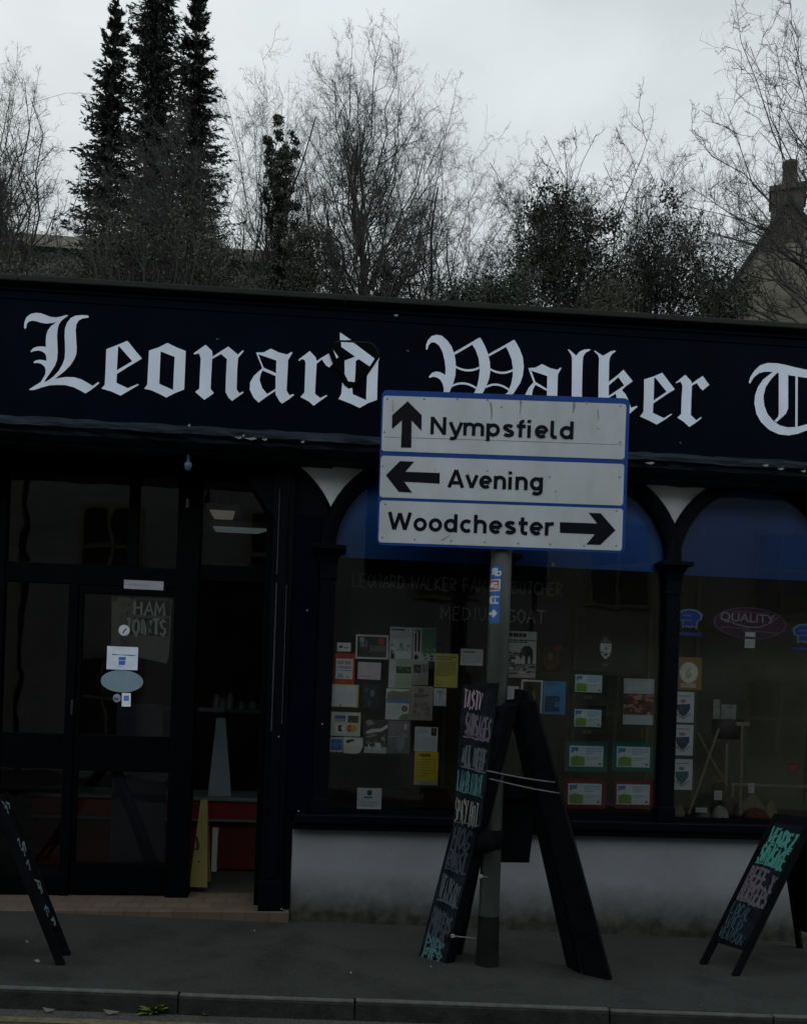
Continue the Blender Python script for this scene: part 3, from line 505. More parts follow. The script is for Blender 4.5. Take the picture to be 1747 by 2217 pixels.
street_house(-5.1, 3.4, 6.3, mat('grey_limewash', (.215, .225, .205), .95, .25, 1.5, .3, 20.), 'grey limewashed house with sash windows opposite the shop', 3)
street_house(3.5, 15, 5.4, rubble, 'grey brown stone house opposite the far end of the shop', 4)

# ================================================================== INSIDE THE SHOP
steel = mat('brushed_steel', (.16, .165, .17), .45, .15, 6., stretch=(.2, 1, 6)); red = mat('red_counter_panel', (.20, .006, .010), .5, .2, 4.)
K3 = .2307
def c3(x, y, Y): return at(400+x*K3, 1480+y*K3, Y)
CY0 = 1.35; pA, pB = c3(150, 1080, CY0), c3(760, 1755, CY0)
cnt = thing('serving_counter', (pA[0], CY0, .12), 'red panelled serving counter with steel top seen through the doorway', 'counter')
b = MB(); za = c3(300, 1070, CY0)[2]; b.box(pA[0]-1.4, pB[0]+.1, CY0-.02, CY0+.6, za-.03, za, steel); b.build('worktop', cnt, bevel=.003)
zr0 = c3(300, 1272, CY0)[2]; zr1 = c3(300, 1106, CY0)[2]
b = MB(); b.box(pA[0]-1.35, pB[0]+.08, CY0, CY0+.55, zr0, zr1-.002, red); b.build('upper_panel', cnt)
b = MB(); b.box(pA[0]-1.35, pB[0]+.08, CY0-.006, CY0+.5, zr0-.022, zr0-.002, steel); b.build('trim', cnt)
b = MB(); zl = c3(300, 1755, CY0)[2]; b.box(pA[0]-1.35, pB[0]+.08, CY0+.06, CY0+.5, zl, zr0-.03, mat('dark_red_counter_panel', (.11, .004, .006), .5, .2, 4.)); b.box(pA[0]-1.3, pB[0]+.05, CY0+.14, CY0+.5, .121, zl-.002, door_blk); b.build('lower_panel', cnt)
x0, x1, z0, z1 = c3(313, 0, CY0)[0], c3(362, 0, CY0)[0], c3(0, 1757, CY0)[2], c3(0, 1357, CY0)[2]
b = MB(); b.box(x0, x1, CY0-.03, CY0+.055, z0, z1, mat('white_edge_strip', (.62, .63, .56), .6, .1, 6.)); b.build('edge_strip', cnt)
p, q = c3(252, 1358, CY0), c3(318, 1418, CY0); b = MB(); b.box(p[0], q[0], CY0+.04, CY0+.058, q[2], p[2], ink((.28, .29, .28))); b.build('price_ticket', cnt)
def quadslab(name, pts, t, m, label, cat, base=None, group=None):
    pts = [np.array(p) for p in pts]; b = MB(); b.slab(pts, t, m); lo = min(pts, key=lambda p: p[2]); return tag(b.build(name, loc=(pts[2]+pts[3])/2), label, cat, group)
quadslab('tapering_panel', [c3(298, 325, 1.45), c3(381, 325, 1.45), c3(435, 1058, 1.45), c3(215, 1058, 1.45)], .03, mat('pale_blue_grey_board', (.27, .33, .39), .7, .06, 3.), 'tall pale grey tapering panel standing on the counter in the doorway', 'panel')
quadslab('serving_tray', [c3(135, 225, 1.9), c3(375, 232, 1.9), c3(375, 272, 1.9), c3(135, 262, 1.9)], .02, mat('bluish_tray', (.16, .20, .34), .4, .4, 3.), 'bluish tray edge on the back shelf above the grey panel', 'tray')
b = MB(); p0, p1 = c3(380, 240, 2.2), c3(750, 285, 2.2); b.box(p0[0]-.9, p1[0]+.3, 2.2, 2.5, p1[2], p0[2], mat('worn_steel_shelf', (.055, .06, .06), .5, .3, 6.)); tag(b.build('back_shelf', loc=(p0[0], 2.2, p1[2])), 'dark steel shelf along the back of the shop behind the counter', 'shelf')
for i, (x, h, r) in enumerate(((300, .13, .045), (345, .10, .06), (425, .15, .04), (530, .07, .05), (640, .08, .05))):
    p = c3(x, 200, 2.3); b = MB(); b.lathe((p[0], 2.33, p0[2]), [(r, 0), (r, h*.7), (r*.55, h*.85), (r*.6, h), (.001, h)], mat('dusky_jar', (.11+.03*(i % 2), .13, .115), .4, .3, 9.), 14)
    tag(b.build('jar', loc=(p[0], 2.33, p0[2]), smooth=True), ('tall grey jar leftmost on the back shelf', 'squat wide jar beside the tall leftmost one', 'slim tall jar in the middle of the back shelf', 'low pot right of the slim jar', 'low pot at the right end of the back shelf')[i], 'jar', 'jars on the back shelf')
lampA = lamp_mat('warm_tube', (.8, .78, .6), .06); lampB = lamp_mat('cool_tube', (.55, .75, .72), .06)
def clight(px, py, px2, py2, Y, m, label, ln=1.1):
    p, q = atd(px, py, Y), atd(px2, py2, Y); t = thing('ceiling_light', ((p[0]+q[0])/2, Y+.2, p[2]), label, 'light', 'lit ceiling lights'); b = MB()
    b.hexa([(p[0], Y, q[2]+.001), (q[0], Y, q[2]), (q[0], Y, q[2]-.01), (p[0], Y, q[2]-.01), (p[0], Y+ln, q[2]-.002), (p[0]+(q[0]-p[0])*.75, Y+ln, q[2]-.002), (p[0]+(q[0]-p[0])*.75, Y+ln, q[2]-.012), (p[0], Y+ln, q[2]-.012)], m); b.build('diffuser', t)
    b = MB(); b.box(p[0]-.03, q[0]+.03, Y-.02, Y+ln+.05, q[2]+.004, q[2]+.05, mat('light_housing', (.3, .3, .3), .7, .1, 4.)); b.build('housing', t); b = MB()
    for x in (p[0]+.05, q[0]-.05): b = MB(); b.tube([(x, Y+ln*.5, q[2]+.05), (x, Y+ln*.5, 3.318)], .006, steel, 6); b.build('rod', t)
clight(445, 1060, 497, 1082, 1.55, lampA, 'warm yellow lit ceiling light glimpsed through the doorway transom', .35)
clight(452, 1098, 572, 1120, 2.0, lampB, 'longer pale green lit ceiling light below the yellow one', .22)
# yellow folding floor sign just inside the doorway
yel = mat('yellow_plastic', (.19, .165, .05), .5, .12, 5.); Y1 = .52
p = [c3(150, 1095, Y1+.08), c3(212, 1092, Y1+.08), c3(212, 1918, Y1), c3(40, 1912, Y1)]; S = Surf(*p)
ws = thing('floor_warning_sign', (p[2]+p[3])/2, 'yellow folding floor warning sign just inside the doorway', 'warning sign')
b = MB(); b.slab(p, .012, yel); b.rect(S, .12, .255, .45, .262, ink((.02, .02, .02)), .001)
b.ribbon(S, [(.02*S.W, .42*S.H), (.30*S.W, .53*S.H), (.26*S.W, .57*S.H), (.0, .57*S.H)], .011, ink((.02, .02, .02)), .001)
for u, v in ((.18, .63), (.38, .70), (.46, .70)): b.rect(S, u, v, u+.07, v+.022, ink((.03, .03, .03)), .001)
b.build('front_panel', ws); b = MB(); b.slab([q+V(0, .22*k, 0) for q, k in zip(p, (.1, .1, 1, 1))], .012, yel); b.build('rear_panel', ws)

# ================================================================== PAPERS AND NOTICES ON THE GLASS
PY_ = .032
DKG, MID, BLK, WHT, BLU, RED_, GRN = (.035, .04, .04), (.22, .235, .24), (.012, .012, .013), (.52, .55, .56), (.03, .08, .30), (.28, .025, .02), (.07, .17, .05)
def bright(c): return tuple(min(.85, x*1.75) for x in c)
class Paper:
    def __init__(s, crop, rect, col, name, label, cat, group=None, Y=None, thick=.0012, shape=None):
        ox, oy, k = crop; x0, y0, x1, y1 = rect; Y = Y or PY_; c = at(ox+(x0+x1)/2*k, oy+(y0+y1)/2*k, Y); d = (c-CAM)@fw/FL*k
        W, H = (x1-x0)*d, (y1-y0)*d; a = math.radians(random.uniform(-.8, .8)); ex = V(math.cos(a), 0, math.sin(a)); ez = V(-math.sin(a), 0, math.cos(a))
        P = lambda u, v: c+ex*(u-.5)*W+ez*(.5-v)*H
        s.S = Surf(P(0, 0), P(1, 0), P(1, 1), P(0, 1)); s.b = MB(); s.r = rect; s.i = 0; s.a = (name, label, cat, group); s.c = c+V(0, 0, -H/2); m = ink(bright(col))
        if shape is None: s.b.slab(s.S.q, thick, m)
        else: s.b.poly(s.S, shape, m, 0); s.b.poly(s.S, shape, m, -thick)
    def n(s): s.i += 1; return .00035*s.i
    def uv(s, x, y): return ((x-s.r[0])/(s.r[2]-s.r[0]), (y-s.r[1])/(s.r[3]-s.r[1]))
    def R(s, x0, y0, x1, y1, col): a, b_ = s.uv(x0, y0), s.uv(x1, y1); s.b.rect(s.S, a[0], a[1], b_[0], b_[1], ink(bright(col)), s.n()); return s
    def O(s, x, y, rx, ry, col): a = s.uv(x, y); s.b.oval(s.S, a[0], a[1], rx/(s.r[2]-s.r[0]), ry/(s.r[3]-s.r[1]), ink(bright(col)), s.n()); return s
    def PL(s, pts, col): s.b.poly(s.S, [s.uv(*p) for p in pts], ink(bright(col)), s.n()); return s
    def T(s, x0, y0, x1, y1, rows, col, hw=.55):      # lines of small print too fine to read
        h = (y1-y0)/rows
        for r in range(rows):
            x = x0; o = s.n()
            while x < x1*.98+x0*.02:
                wd = (x1-x0)*random.uniform(.06, .2); e = min(x+wd, x1)
                if r == rows-1 and x > x0+(x1-x0)*.6: break
                a, b_ = s.uv(x, y0+h*(r+.5-hw/2)), s.uv(e, y0+h*(r+.5+hw/2)); s.b.rect(s.S, a[0], a[1], b_[0], b_[1], ink(bright(col)), o); x = e+(x1-x0)*.025
        return s
    def B(s, x0, y0, x1, y1, n, cols):                # mottled patches of a printed picture
        o = s.n()
        for i in range(n):
            a = random.uniform(x0, x1); c = random.uniform(y0, y1); rx = (x1-x0)*random.uniform(.05, .2); ry = (y1-y0)*random.uniform(.05, .18)
            pts = []
            for k in range(7): t = 2*math.pi*k/7; q = random.uniform(.6, 1.2); pts.append((min(max(a+rx*q*math.cos(t), x0), x1), min(max(c+ry*q*math.sin(t), y0), y1)))
            s.b.mesh([s.S.pt(*s.uv(*p), o+.00003*i) for p in pts], [tuple(range(7))[::-1]], ink(bright(random.choice(cols))))
        s.i += 1+n//9; return s
    def done(s): return tag(s.b.build(s.a[0], loc=s.c), *s.a[1:])
Z1, Z2, Z3, Z0 = (680, 1180, .27682), (1040, 1180, .27682), (1400, 1000, .36915), (150, 1240, .17532)
def P1(r, c, n, l, cat='paper', g=None, **k): return Paper(Z1, r, c, n, l, cat, g, **k)
P1((180,765,287,833), WHT, 'small_card', 'small white card with a dark blot and squiggle above the red poster', 'card').O(210,797,15,10,BLK).PL([(232,795),(250,804),(272,795),(270,802),(250,811),(234,803)],BLK).done()
P1((162,848,318,1090), (.30,.03,.025), 'poster', 'red bordered poster with small coloured blocks at the left of the window', 'poster').R(170,890,303,1050,(.45,.47,.48)).R(182,908,230,935,(.30,.25,.2)).R(240,908,290,935,(.32,.24,.2)).R(182,948,292,968,(.2,.28,.38)).PL([(185,1040),(195,1000),(225,1010),(235,1040)],(.2,.3,.35)).PL([(255,1040),(262,1005),(280,1040)],(.35,.32,.2)).R(180,980,290,984,DKG).T(190,1062,290,1078,1,(.4,.1,.08)).done()
P1((325,703,580,893), (.55,.57,.58), 'poster', 'landscape picture poster with white border and red disc top right', 'poster').R(338,718,566,878,(.03,.03,.035)).B(345,790,440,870,14,[(.05,.05,.06),(.015,.015,.02),(.09,.08,.08)]).O(375,745,20,22,(.26,.28,.32)).PL([(360,768),(392,765),(398,800),(365,805)],(.15,.16,.2)).R(435,785,560,832,(.11,.11,.095)).R(440,832,560,872,(.05,.055,.055)).O(525,752,27,28,(.30,.05,.04)).PL([(405,745),(415,745),(413,800),(403,800)],(.22,.2,.15)).done()
P1((342,918,522,1053), (.42,.38,.41), 'card', 'blank looking pinkish card below the landscape picture poster', 'card').T(360,1018,500,1034,1,(.25,.2,.22),.4).T(365,940,500,1000,5,(.37,.33,.36),.3).done()
P1((590,642,768,893), (.43,.45,.47), 'leaflet', 'tall white leaflet with a grey line drawing, topmost of the centre block', 'leaflet').T(605,655,750,675,1,DKG,.7).R(600,716,765,719,(.25,.27,.28)).B(600,780,760,870,26,[(.2,.22,.24),(.36,.38,.4),(.12,.13,.14)]).R(636,830,762,890,(.46,.48,.5)).PL([(660,830),(668,770),(690,765),(705,830)],(.30,.33,.35)).O(682,785,12,20,(.15,.16,.17)).PL([(600,890),(608,850),(630,855),(634,890)],BLK).done()
P1((772,648,952,908), (.40,.43,.42), 'leaflet', 'leaflet half green with black uprights along its left side', 'leaflet').R(842,652,951,815,(.035,.17,.11)).PL([(842,815),(870,790),(890,822),(920,800),(951,830),(951,850),(842,850)],(.05,.2,.13)).R(786,690,800,835,BLK).R(812,668,828,835,BLK).PL([(785,655),(800,672),(812,655),(806,680),(792,680)],BLK).O(800,880,17,20,BLK).B(840,840,945,902,20,[BLK,(.3,.33,.33),(.5,.52,.5)]).done()
P1((583,895,765,1120), (.31,.36,.30), 'leaflet', 'pale green leaflet with a small dark woodland photo', 'leaflet').R(583,896,632,1119,(.37,.41,.40)).R(640,950,759,1004,(.04,.055,.03)).B(645,955,755,1000,12,[(.1,.12,.07),(.02,.03,.015),(.14,.15,.1)]).T(645,912,750,940,2,(.24,.29,.23)).T(648,1025,755,1105,7,(.25,.30,.24),.3).done()
P1((765,908,893,1095), (.27,.275,.26), 'leaflet', 'narrow grey leaflet with a small dark picture at its top', 'leaflet').R(778,938,835,1002,(.05,.05,.05)).B(780,940,835,1000,8,[(.15,.15,.14),(.02,.02,.02)]).T(845,935,885,1000,5,DKG).T(780,1015,880,1085,6,(.2,.2,.19),.3).R(775,912,885,930,(.34,.35,.34)).done()
P1((942,850,1125,1115), (.40,.38,.10), 'notice', 'tall yellow typed notice near the middle of the window', 'notice').T(955,868,1110,905,2,(.18,.17,.05)).T(955,912,1110,1030,9,(.21,.2,.06),.5).T(955,1092,1010,1104,1,(.2,.19,.06)).done()
P1((1143,813,1322,943), (.47,.50,.51), 'card', 'white printed card beside the sign pole, right of the yellow notice', 'card').T(1168,832,1292,848,1,(.1,.11,.12),.8).T(1160,860,1305,930,6,(.3,.32,.34),.5).done()
P1((100,1090,347,1268), (.45,.42,.18), 'notice', 'white sheet with a thin yellow border under the red poster', 'notice').R(110,1102,330,1262,(.45,.48,.53)).T(130,1125,310,1230,7,(.36,.39,.44),.45).O(208,1255,6,6,BLK).done()
P1((378,1085,510,1280), (.018,.024,.035), 'poster', 'dark blue night scene poster in the middle row', 'poster').B(385,1090,500,1270,26,[(.03,.045,.065),(.012,.015,.025),(.06,.085,.11)]).O(455,1160,16,30,(.13,.17,.2)).done()
P1((560,1125,745,1368), (.46,.48,.49), 'leaflet', 'leaflet with a hilltop photo, blue band and round brown seal', 'leaflet').R(570,1130,742,1205,(.17,.17,.14)).PL([(570,1160),(610,1140),(680,1150),(742,1135),(742,1125),(570,1125)],(.44,.46,.45)).R(565,1205,742,1238,(.10,.19,.30)).T(580,1255,680,1330,6,(.36,.38,.4),.4).O(708,1280,24,25,(.12,.08,.05)).O(708,1280,15,16,(.2,.14,.09)).PL([(660,1366),(690,1325),(742,1318),(742,1366)],(.14,.2,.11)).done()
P1((750,1105,928,1372), (.26,.245,.225), 'handbill', 'tall grey beige handbill with a crest and engraved figures', 'handbill').O(832,1142,22,20,(.13,.12,.1)).T(780,1168,895,1195,2,(.07,.065,.06),.75).B(772,1215,908,1345,40,[(.2,.19,.17),(.22,.205,.19),(.16,.15,.135)]).done()
P1((935,1122,1033,1260), (.38,.42,.45), 'small_notice', 'small pale blue tinged notice with a tree emblem below the yellow notice', 'notice').O(985,1150,28,14,(.24,.29,.33)).PL([(960,1150),(1012,1150),(990,1175),(992,1205),(980,1205),(982,1175)],(.22,.27,.31)).T(948,1215,1020,1245,3,(.32,.36,.39),.4).done()
P1((100,1308,362,1495), (.42,.45,.40), 'payment_card_sign', 'pale board showing four payment card symbols in two rows', 'sign').R(160,1335,245,1360,BLU).R(160,1360,245,1388,(.25,.25,.17)).R(262,1335,346,1390,(.04,.05,.03)).B(266,1338,342,1386,9,[(.2,.14,.08),(.03,.06,.03),(.12,.1,.05)]).R(162,1405,242,1470,(.50,.52,.48)).PL([(190,1412),(222,1412),(208,1435),(225,1460),(190,1460)],BLK).O(280,1434,27,27,(.40,.06,.03)).O(313,1434,27,27,(.42,.26,.05)).R(262,1428,305,1440,(.36,.16,.05)).done()
P1((118,1505,225,1620), (.38,.42,.45), 'payment_card_sign', 'white edged square blue card symbol at the lower left of the window', 'sign').R(131,1520,220,1606,(.02,.10,.26)).T(140,1550,212,1576,2,(.12,.22,.38),.5).done()
P1((228,1505,383,1635), (.46,.48,.47), 'leaflet', 'white curled leaflet with a black stroke beside the square blue symbol', 'leaflet', shape=[(0,0),(.98,.02),(1,.5),(.86,.9),(.7,1),(.03,.98)]).PL([(248,1530),(300,1520),(318,1535),(290,1540),(262,1556),(252,1550)],BLK).T(245,1570,350,1615,3,(.36,.38,.37),.3).done()
P1((388,1370,575,1632), (.05,.05,.05), 'poster', 'black and white photo poster with a white ribbon across it', 'poster').PL([(400,1380),(440,1368),(470,1400),(420,1420)],(.25,.24,.2)).PL([(405,1462),(450,1440),(520,1435),(572,1400),(572,1428),(525,1460),(460,1470),(408,1482)],(.48,.50,.51)).R(395,1580,570,1630,(.34,.36,.37)).B(410,1480,560,1590,26,[(.16,.15,.13),(.07,.07,.065),(.24,.23,.2)]).PL([(420,1600),(428,1550),(450,1600)],(.48,.5,.5)).PL([(470,1600),(480,1545),(520,1548),(530,1605)],(.44,.46,.46)).done()
P1((575,1375,750,1632), (.13,.14,.14), 'leaflet', 'muted leaflet with a purplish upper half and a tall pale blade shape', 'leaflet').R(582,1382,744,1495,(.17,.15,.18)).R(582,1497,744,1502,(.33,.35,.36)).R(690,1390,742,1455,(.22,.14,.19)).PL([(700,1405),(725,1400),(722,1440),(703,1445)],(.4,.4,.42)).T(595,1400,680,1485,5,(.25,.24,.27),.4).PL([(640,1540),(680,1470),(720,1480),(705,1560),(680,1622),(655,1600)],(.20,.21,.215)).T(590,1515,640,1610,6,(.18,.2,.19),.4).done()
P1((785,1425,967,1618), (.42,.45,.52), 'letter', 'pale lilac letter with a dark stamp in its top right corner', 'letter').R(914,1432,955,1492,(.03,.022,.016)).O(935,1455,9,14,(.12,.07,.04)).T(800,1500,950,1590,6,(.33,.36,.43),.4).T(800,1450,890,1485,2,(.30,.33,.4),.4).done()
P1((783,1620,970,1880), (.46,.38,.035), 'notice', 'bright yellow handwritten notice directly under the lilac letter', 'notice').T(820,1632,955,1662,1,(.10,.08,.02),.75).T(815,1668,950,1820,7,(.30,.25,.03),.35).R(784,1846,969,1879,(.27,.37,.28)).R(784,1622,815,1846,(.42,.33,.03)).done()
P1((335,1903,527,2065), (.44,.47,.50), 'card', 'white card with a small dark crest standing on the window bed', 'card').O(432,1940,20,22,(.05,.06,.09)).T(390,1968,475,1985,1,(.06,.07,.1),.8).T(370,2005,495,2045,2,(.28,.32,.37),.5).done()
def P2(r, c, n, l, cat='paper', g=None, **k): return Paper(Z2, r, c, n, l, cat, g, **k)
q = P2((150,675,438,1040), (.46,.48,.47), 'poster', 'black and white event poster with an elephant shape, right of the pole', 'poster')
q.T(215,688,430,722,1,BLK,.85).T(205,738,430,768,2,BLK,.6).B(160,835,330,930,26,[(.06,.06,.06),(.12,.12,.12),(.03,.03,.03)]).PL([(305,870),(318,815),(345,788),(380,788),(408,812),(414,870),(410,935),(395,935),(392,880),(380,860),(372,890),(370,945),(352,945),(348,870),(330,860),(322,890),(310,890)],(.035,.035,.035)).R(152,930,436,1012,(.28,.28,.28)).B(155,925,432,1010,34,[(.05,.05,.05),(.38,.38,.38),(.15,.15,.16)]).R(152,1015,436,1036,(.34,.29,.30)).done()
P2((470,780,635,990), (.018,.014,.012), 'poster', 'dark poster with a brown shield shaped face, right of the elephant poster', 'poster').PL([(490,830),(520,795),(580,795),(612,830),(615,920),(590,965),(550,985),(510,965),(488,920)],(.085,.04,.022)).O(548,850,46,42,(.02,.014,.01)).PL([(520,860),(545,835),(572,862),(560,900),(535,900)],(.15,.095,.05)).R(485,910,615,918,(.03,.018,.012)).O(608,798,24,18,(.16,.022,.02)).B(500,925,600,965,10,[(.12,.06,.035),(.05,.028,.02)]).done()
P2((190,1105,300,1212), (.44,.48,.49), 'card', 'white card half hidden behind the sign pole and the board apex', 'card').T(215,1130,285,1190,4,(.33,.37,.38),.4).done()
P2((315,1055,485,1315), (.48,.49,.47), 'poster', 'white framed picture of an amber hillside beside the blue leaflet', 'poster').R(328,1070,472,1303,(.045,.034,.014)).PL([(328,1200),(380,1150),(425,1140),(470,1200),(470,1240),(328,1255)],(.16,.10,.03)).PL([(340,1240),(385,1165),(410,1160),(440,1240)],(.22,.15,.05)).B(332,1080,470,1140,14,[(.07,.055,.02),(.03,.028,.012)]).R(425,1075,470,1300,(.03,.035,.014)).done()
P2((488,1068,667,1325), (.05,.20,.38), 'leaflet', 'bright blue leaflet with a dark blue block, right of the amber picture', 'leaflet').T(505,1080,645,1098,1,(.03,.13,.26),.6).T(510,1110,650,1160,3,(.08,.25,.43),.5).PL([(505,1185),(600,1180),(625,1190),(622,1225),(585,1230),(580,1265),(620,1270),(622,1305),(505,1308)],(.014,.055,.115)).B(510,1190,615,1300,12,[(.02,.09,.17),(.01,.04,.08)]).done()
def cert(outer, oc, inner, lab, grp='framed hygiene cards in the window', **k):
    q = P2(outer or inner, oc or WHT, 'certificate_card', lab, 'card', grp, **k); x0, y0, x1, y1 = inner; w_, h_ = x1-x0, y1-y0
    if outer:
        q.R(outer[0]+8, outer[1]+8, outer[2]-8, outer[1]+12, tuple(c*.6 for c in oc)).R(x0, y0, x1, y1, (.42, .50, .54))
    X = lambda a: x0+w_*a
    Yv = lambda a: y0+h_*a
    q.PL([(X(.04),Yv(.08)),(X(.28),Yv(.08)),(X(.24),Yv(.28)),(X(.12),Yv(.26)),(X(.1),Yv(.34)),(X(.05),Yv(.34))],(.05,.14,.36)).T(X(.48),Yv(.08),X(.95),Yv(.42),3,(.16,.30,.50),.55).R(X(.05),Yv(.36),X(.45),Yv(.5),(.38,.5,.56))
    q.PL([(X(.05),Yv(.56)),(X(.2),Yv(.48)),(X(.45),Yv(.54)),(X(.45),Yv(.95)),(X(.05),Yv(.95))],(.13,.24,.05)).T(X(.5),Yv(.52),X(.9),Yv(.7),2,(.25,.33,.37),.6).T(X(.5),Yv(.76),X(.8),Yv(.92),2,(.33,.41,.45),.4).O(X(.9),Yv(.86),w_*.04,h_*.05,(.06,.07,.08)); return q.done()
cert((690,985,1000,1170), (.012,.028,.022), (738,1018,953,1153), 'blue and green printed card in the topmost dark frame')
cert((690,1255,985,1440), (.012,.028,.022), (732,1288,948,1423), 'blue and green printed card in the second dark frame down')
cert((658,1540,998,1775), (.008,.105,.092), (693,1573,963,1735), 'blue and green printed card in the left teal frame')
cert((1028,1545,1360,1775), (.008,.105,.092), (1062,1580,1328,1740), 'blue and green printed card in the right teal frame')
cert((662,1835,985,2065), (.13,.012,.016), (682,1868,950,2032), 'blue and green printed card in the left red frame')
cert((1045,1840,1390,2065), (.13,.014,.02), (1062,1875,1326,2033), 'blue and green printed card in the right red frame')
P2((1115,1048,1358,1408), (.36,.40,.41), 'poster', 'poster with a photo of raw meat above the right teal frame', 'poster').R(1115,1050,1357,1165,(.27,.31,.33)).T(1140,1070,1330,1140,4,(.34,.38,.40),.5).R(1116,1165,1356,1330,(.06,.035,.03)).B(1120,1170,1352,1328,46,[(.26,.13,.09),(.12,.04,.035),(.03,.025,.025),(.32,.2,.15),(.07,.06,.08)]).R(1116,1332,1356,1406,(.31,.36,.37)).done()
P2((935,770,1025,895), (.40,.43,.44), 'sticker', 'white shield shaped sticker with dark markings on the clear glass', 'sticker', shape=[(.02,0),(.98,0),(1,.45),(.85,.75),(.5,1),(.15,.75),(0,.45)]).B(945,785,1015,850,12,[(.05,.05,.05),(.1,.1,.1)]).PL([(955,855),(1005,850),(980,875)],(.06,.06,.06)).done()
P2((935,722,1025,772), (.10,.10,.08), 'sticker', 'olive crown sticker just above the white shield', 'sticker', shape=[(.15,1),(0,.5),(.25,.55),(.35,0),(.65,0),(.75,.5),(1,.45),(.88,1)]).done()
P2((945,918,1018,952), (.12,.12,.10), 'sticker', 'small ribbon scroll sticker under the white shield', 'sticker', shape=[(0,.1),(.3,.3),(.7,.3),(1,0),(.85,.55),(.6,1),(.4,1),(.12,.6)]).done()
for (x, y, l) in ((815,1182,'small pale tag below the topmost dark frame'), (803,1452,'small pale tag below the second dark frame')): P2((x,y,x+62,y+24), (.12,.13,.12), 'shelf_tag', l, 'tag', 'tags under the dark frames').T(x+6,y+5,x+56,y+19,1,(.05,.05,.05)).done()
P2((560,138,580,165), (.42,.42,.38), 'tape_scrap', 'tiny scrap of white tape high on the glass right of the pole', 'tape').done()
def P3(r, c, n, l, cat='paper', g=None, **k): return Paper(Z3, r, c, n, l, cat, g, **k)
HAT = [(.22,1),(.2,.62),(.04,.52),(.02,.25),(.22,.06),(.5,0),(.78,.06),(.98,.25),(.96,.52),(.8,.62),(.78,1),(.62,.88),(.5,.98),(.36,.88)]
for (x, y, l) in ((175,862,'blue chef hat shaped sticker left of the purple oval'), (850,950,'blue chef hat shaped sticker right of the purple oval')):
    P3((x,y,x+157,y+118), (.16,.22,.38), 'sticker', l, 'sticker', 'blue chef hat stickers', shape=HAT).PL([(x+12+133*a,y+8+100*c) for a, c in HAT],(.012,.045,.22)).T(x+35,y+28,x+125,y+52,1,(.07,.13,.34),.5).T(x+40,y+60,x+120,y+76,1,(.08,.14,.34),.6).done()
    P3((x+5,y+138,x+150,y+158), (.012,.04,.19), 'strip_sticker', l.replace('chef hat shaped sticker', 'strip sticker under the chef hat'), 'sticker', 'blue strip stickers').T(x+15,y+143,x+140,y+153,1,(.03,.08,.25)).done()
# purple oval sign with lettering
c = at(1400+607*.36915, 1000+947*.36915, PY_-.004); dd = (c-CAM)@fw/FL*.36915; S = facing(c[0]-225*dd, c[0]+225*dd, c[2]-95*dd, c[2]+95*dd, PY_-.004)
S = Surf(*[c+Matrix.Rotation(math.radians(1.2), 3, 'Y')@Vector(p-c) for p in S.q]); b = MB(); pur = ink((.060, .018, .062))
b.oval(S, .5, .5, .5, .5, pur, 0, 40); b.oval(S, .5, .5, .5, .5, pur, -.002, 40); b.ring(S, .5, .5, .49, .485, .955, ink((.16, .11, .17)), .0005, 40)
def font_mesh(txt, S, u0, v0, u1, v1, m, b, off, offset=.0):
    fc = bpy.data.curves.new('letters', 'FONT'); fc.body = txt; fc.offset = offset; fc.resolution_u = 4; o = bpy.data.objects.new('letters', fc); COL.objects.link(o)
    dg = bpy.context.evaluated_depsgraph_get(); me = bpy.data.meshes.new_from_object(o.evaluated_get(dg)); vs = np.array([v.co[:] for v in me.vertices]); fs = [tuple(p.vertices) for p in me.polygons]
    bpy.data.objects.remove(o); bpy.data.curves.remove(fc); bpy.data.meshes.remove(me); lo, hi = vs.min(0), vs.max(0)
    b.mesh([S.pt(u0+(u1-u0)*(x-lo[0])/(hi[0]-lo[0]), v1-(v1-v0)*(y-lo[1])/(hi[1]-lo[1]), off) for x, y, _ in vs], fs, m)
pal = ink((.36, .35, .40)); u_ = lambda x: (x-382)/450; v_ = lambda y: (y-852)/190
font_mesh('QUALITY', S, u_(424), v_(890), u_(755), v_(952), pal, b, .001, .012)
b.ribbon(S, [(u_(x)*S.W, v_(y)*S.H) for x, y in ((418,935),(470,938),(520,958),(590,970),(660,968),(715,945),(760,908),(782,902))], [.003, .005, .007, .008, .007, .006, .004, .002], pal, .0014)
b.rect(S, u_(500), v_(880), u_(720), v_(886), ink((.15, .1, .16)), .001)
for i, (y, xa, xb) in enumerate(((976,430,600),(990,560,780))):
    x = xa
    while x < xb: e = min(xb, x+random.uniform(10, 30)); b.rect(S, u_(x), v_(y), u_(e), v_(y+7), ink((.19, .14, .2)), .0011); x = e+5
tag(b.build('oval_sign', loc=c-V(0, 0, 95*dd)), 'purple oval sign reading QUALITY on the right hand window', 'sign')
P3((575,1000,636,1092), (.36,.38,.39), 'small_tag', 'small white tag hanging from the bottom of the purple oval', 'tag', Y=PY_-.009).R(576,1026,635,1040,(.06,.02,.06)).T(582,1050,630,1082,3,(.2,.22,.22),.4).done()
P3((165,1147,325,1338), (.20,.135,.055), 'notice', 'brown card with a round white seal below the left chef hat', 'card').O(247,1237,56,62,(.40,.40,.36)).O(247,1237,48,54,(.43,.43,.39)).PL([(225,1235),(262,1195),(250,1230),(270,1250),(245,1275),(228,1262)],(.28,.28,.25)).R(200,1300,290,1324,(.36,.34,.28)).T(208,1305,282,1318,1,(.2,.18,.13)).done()
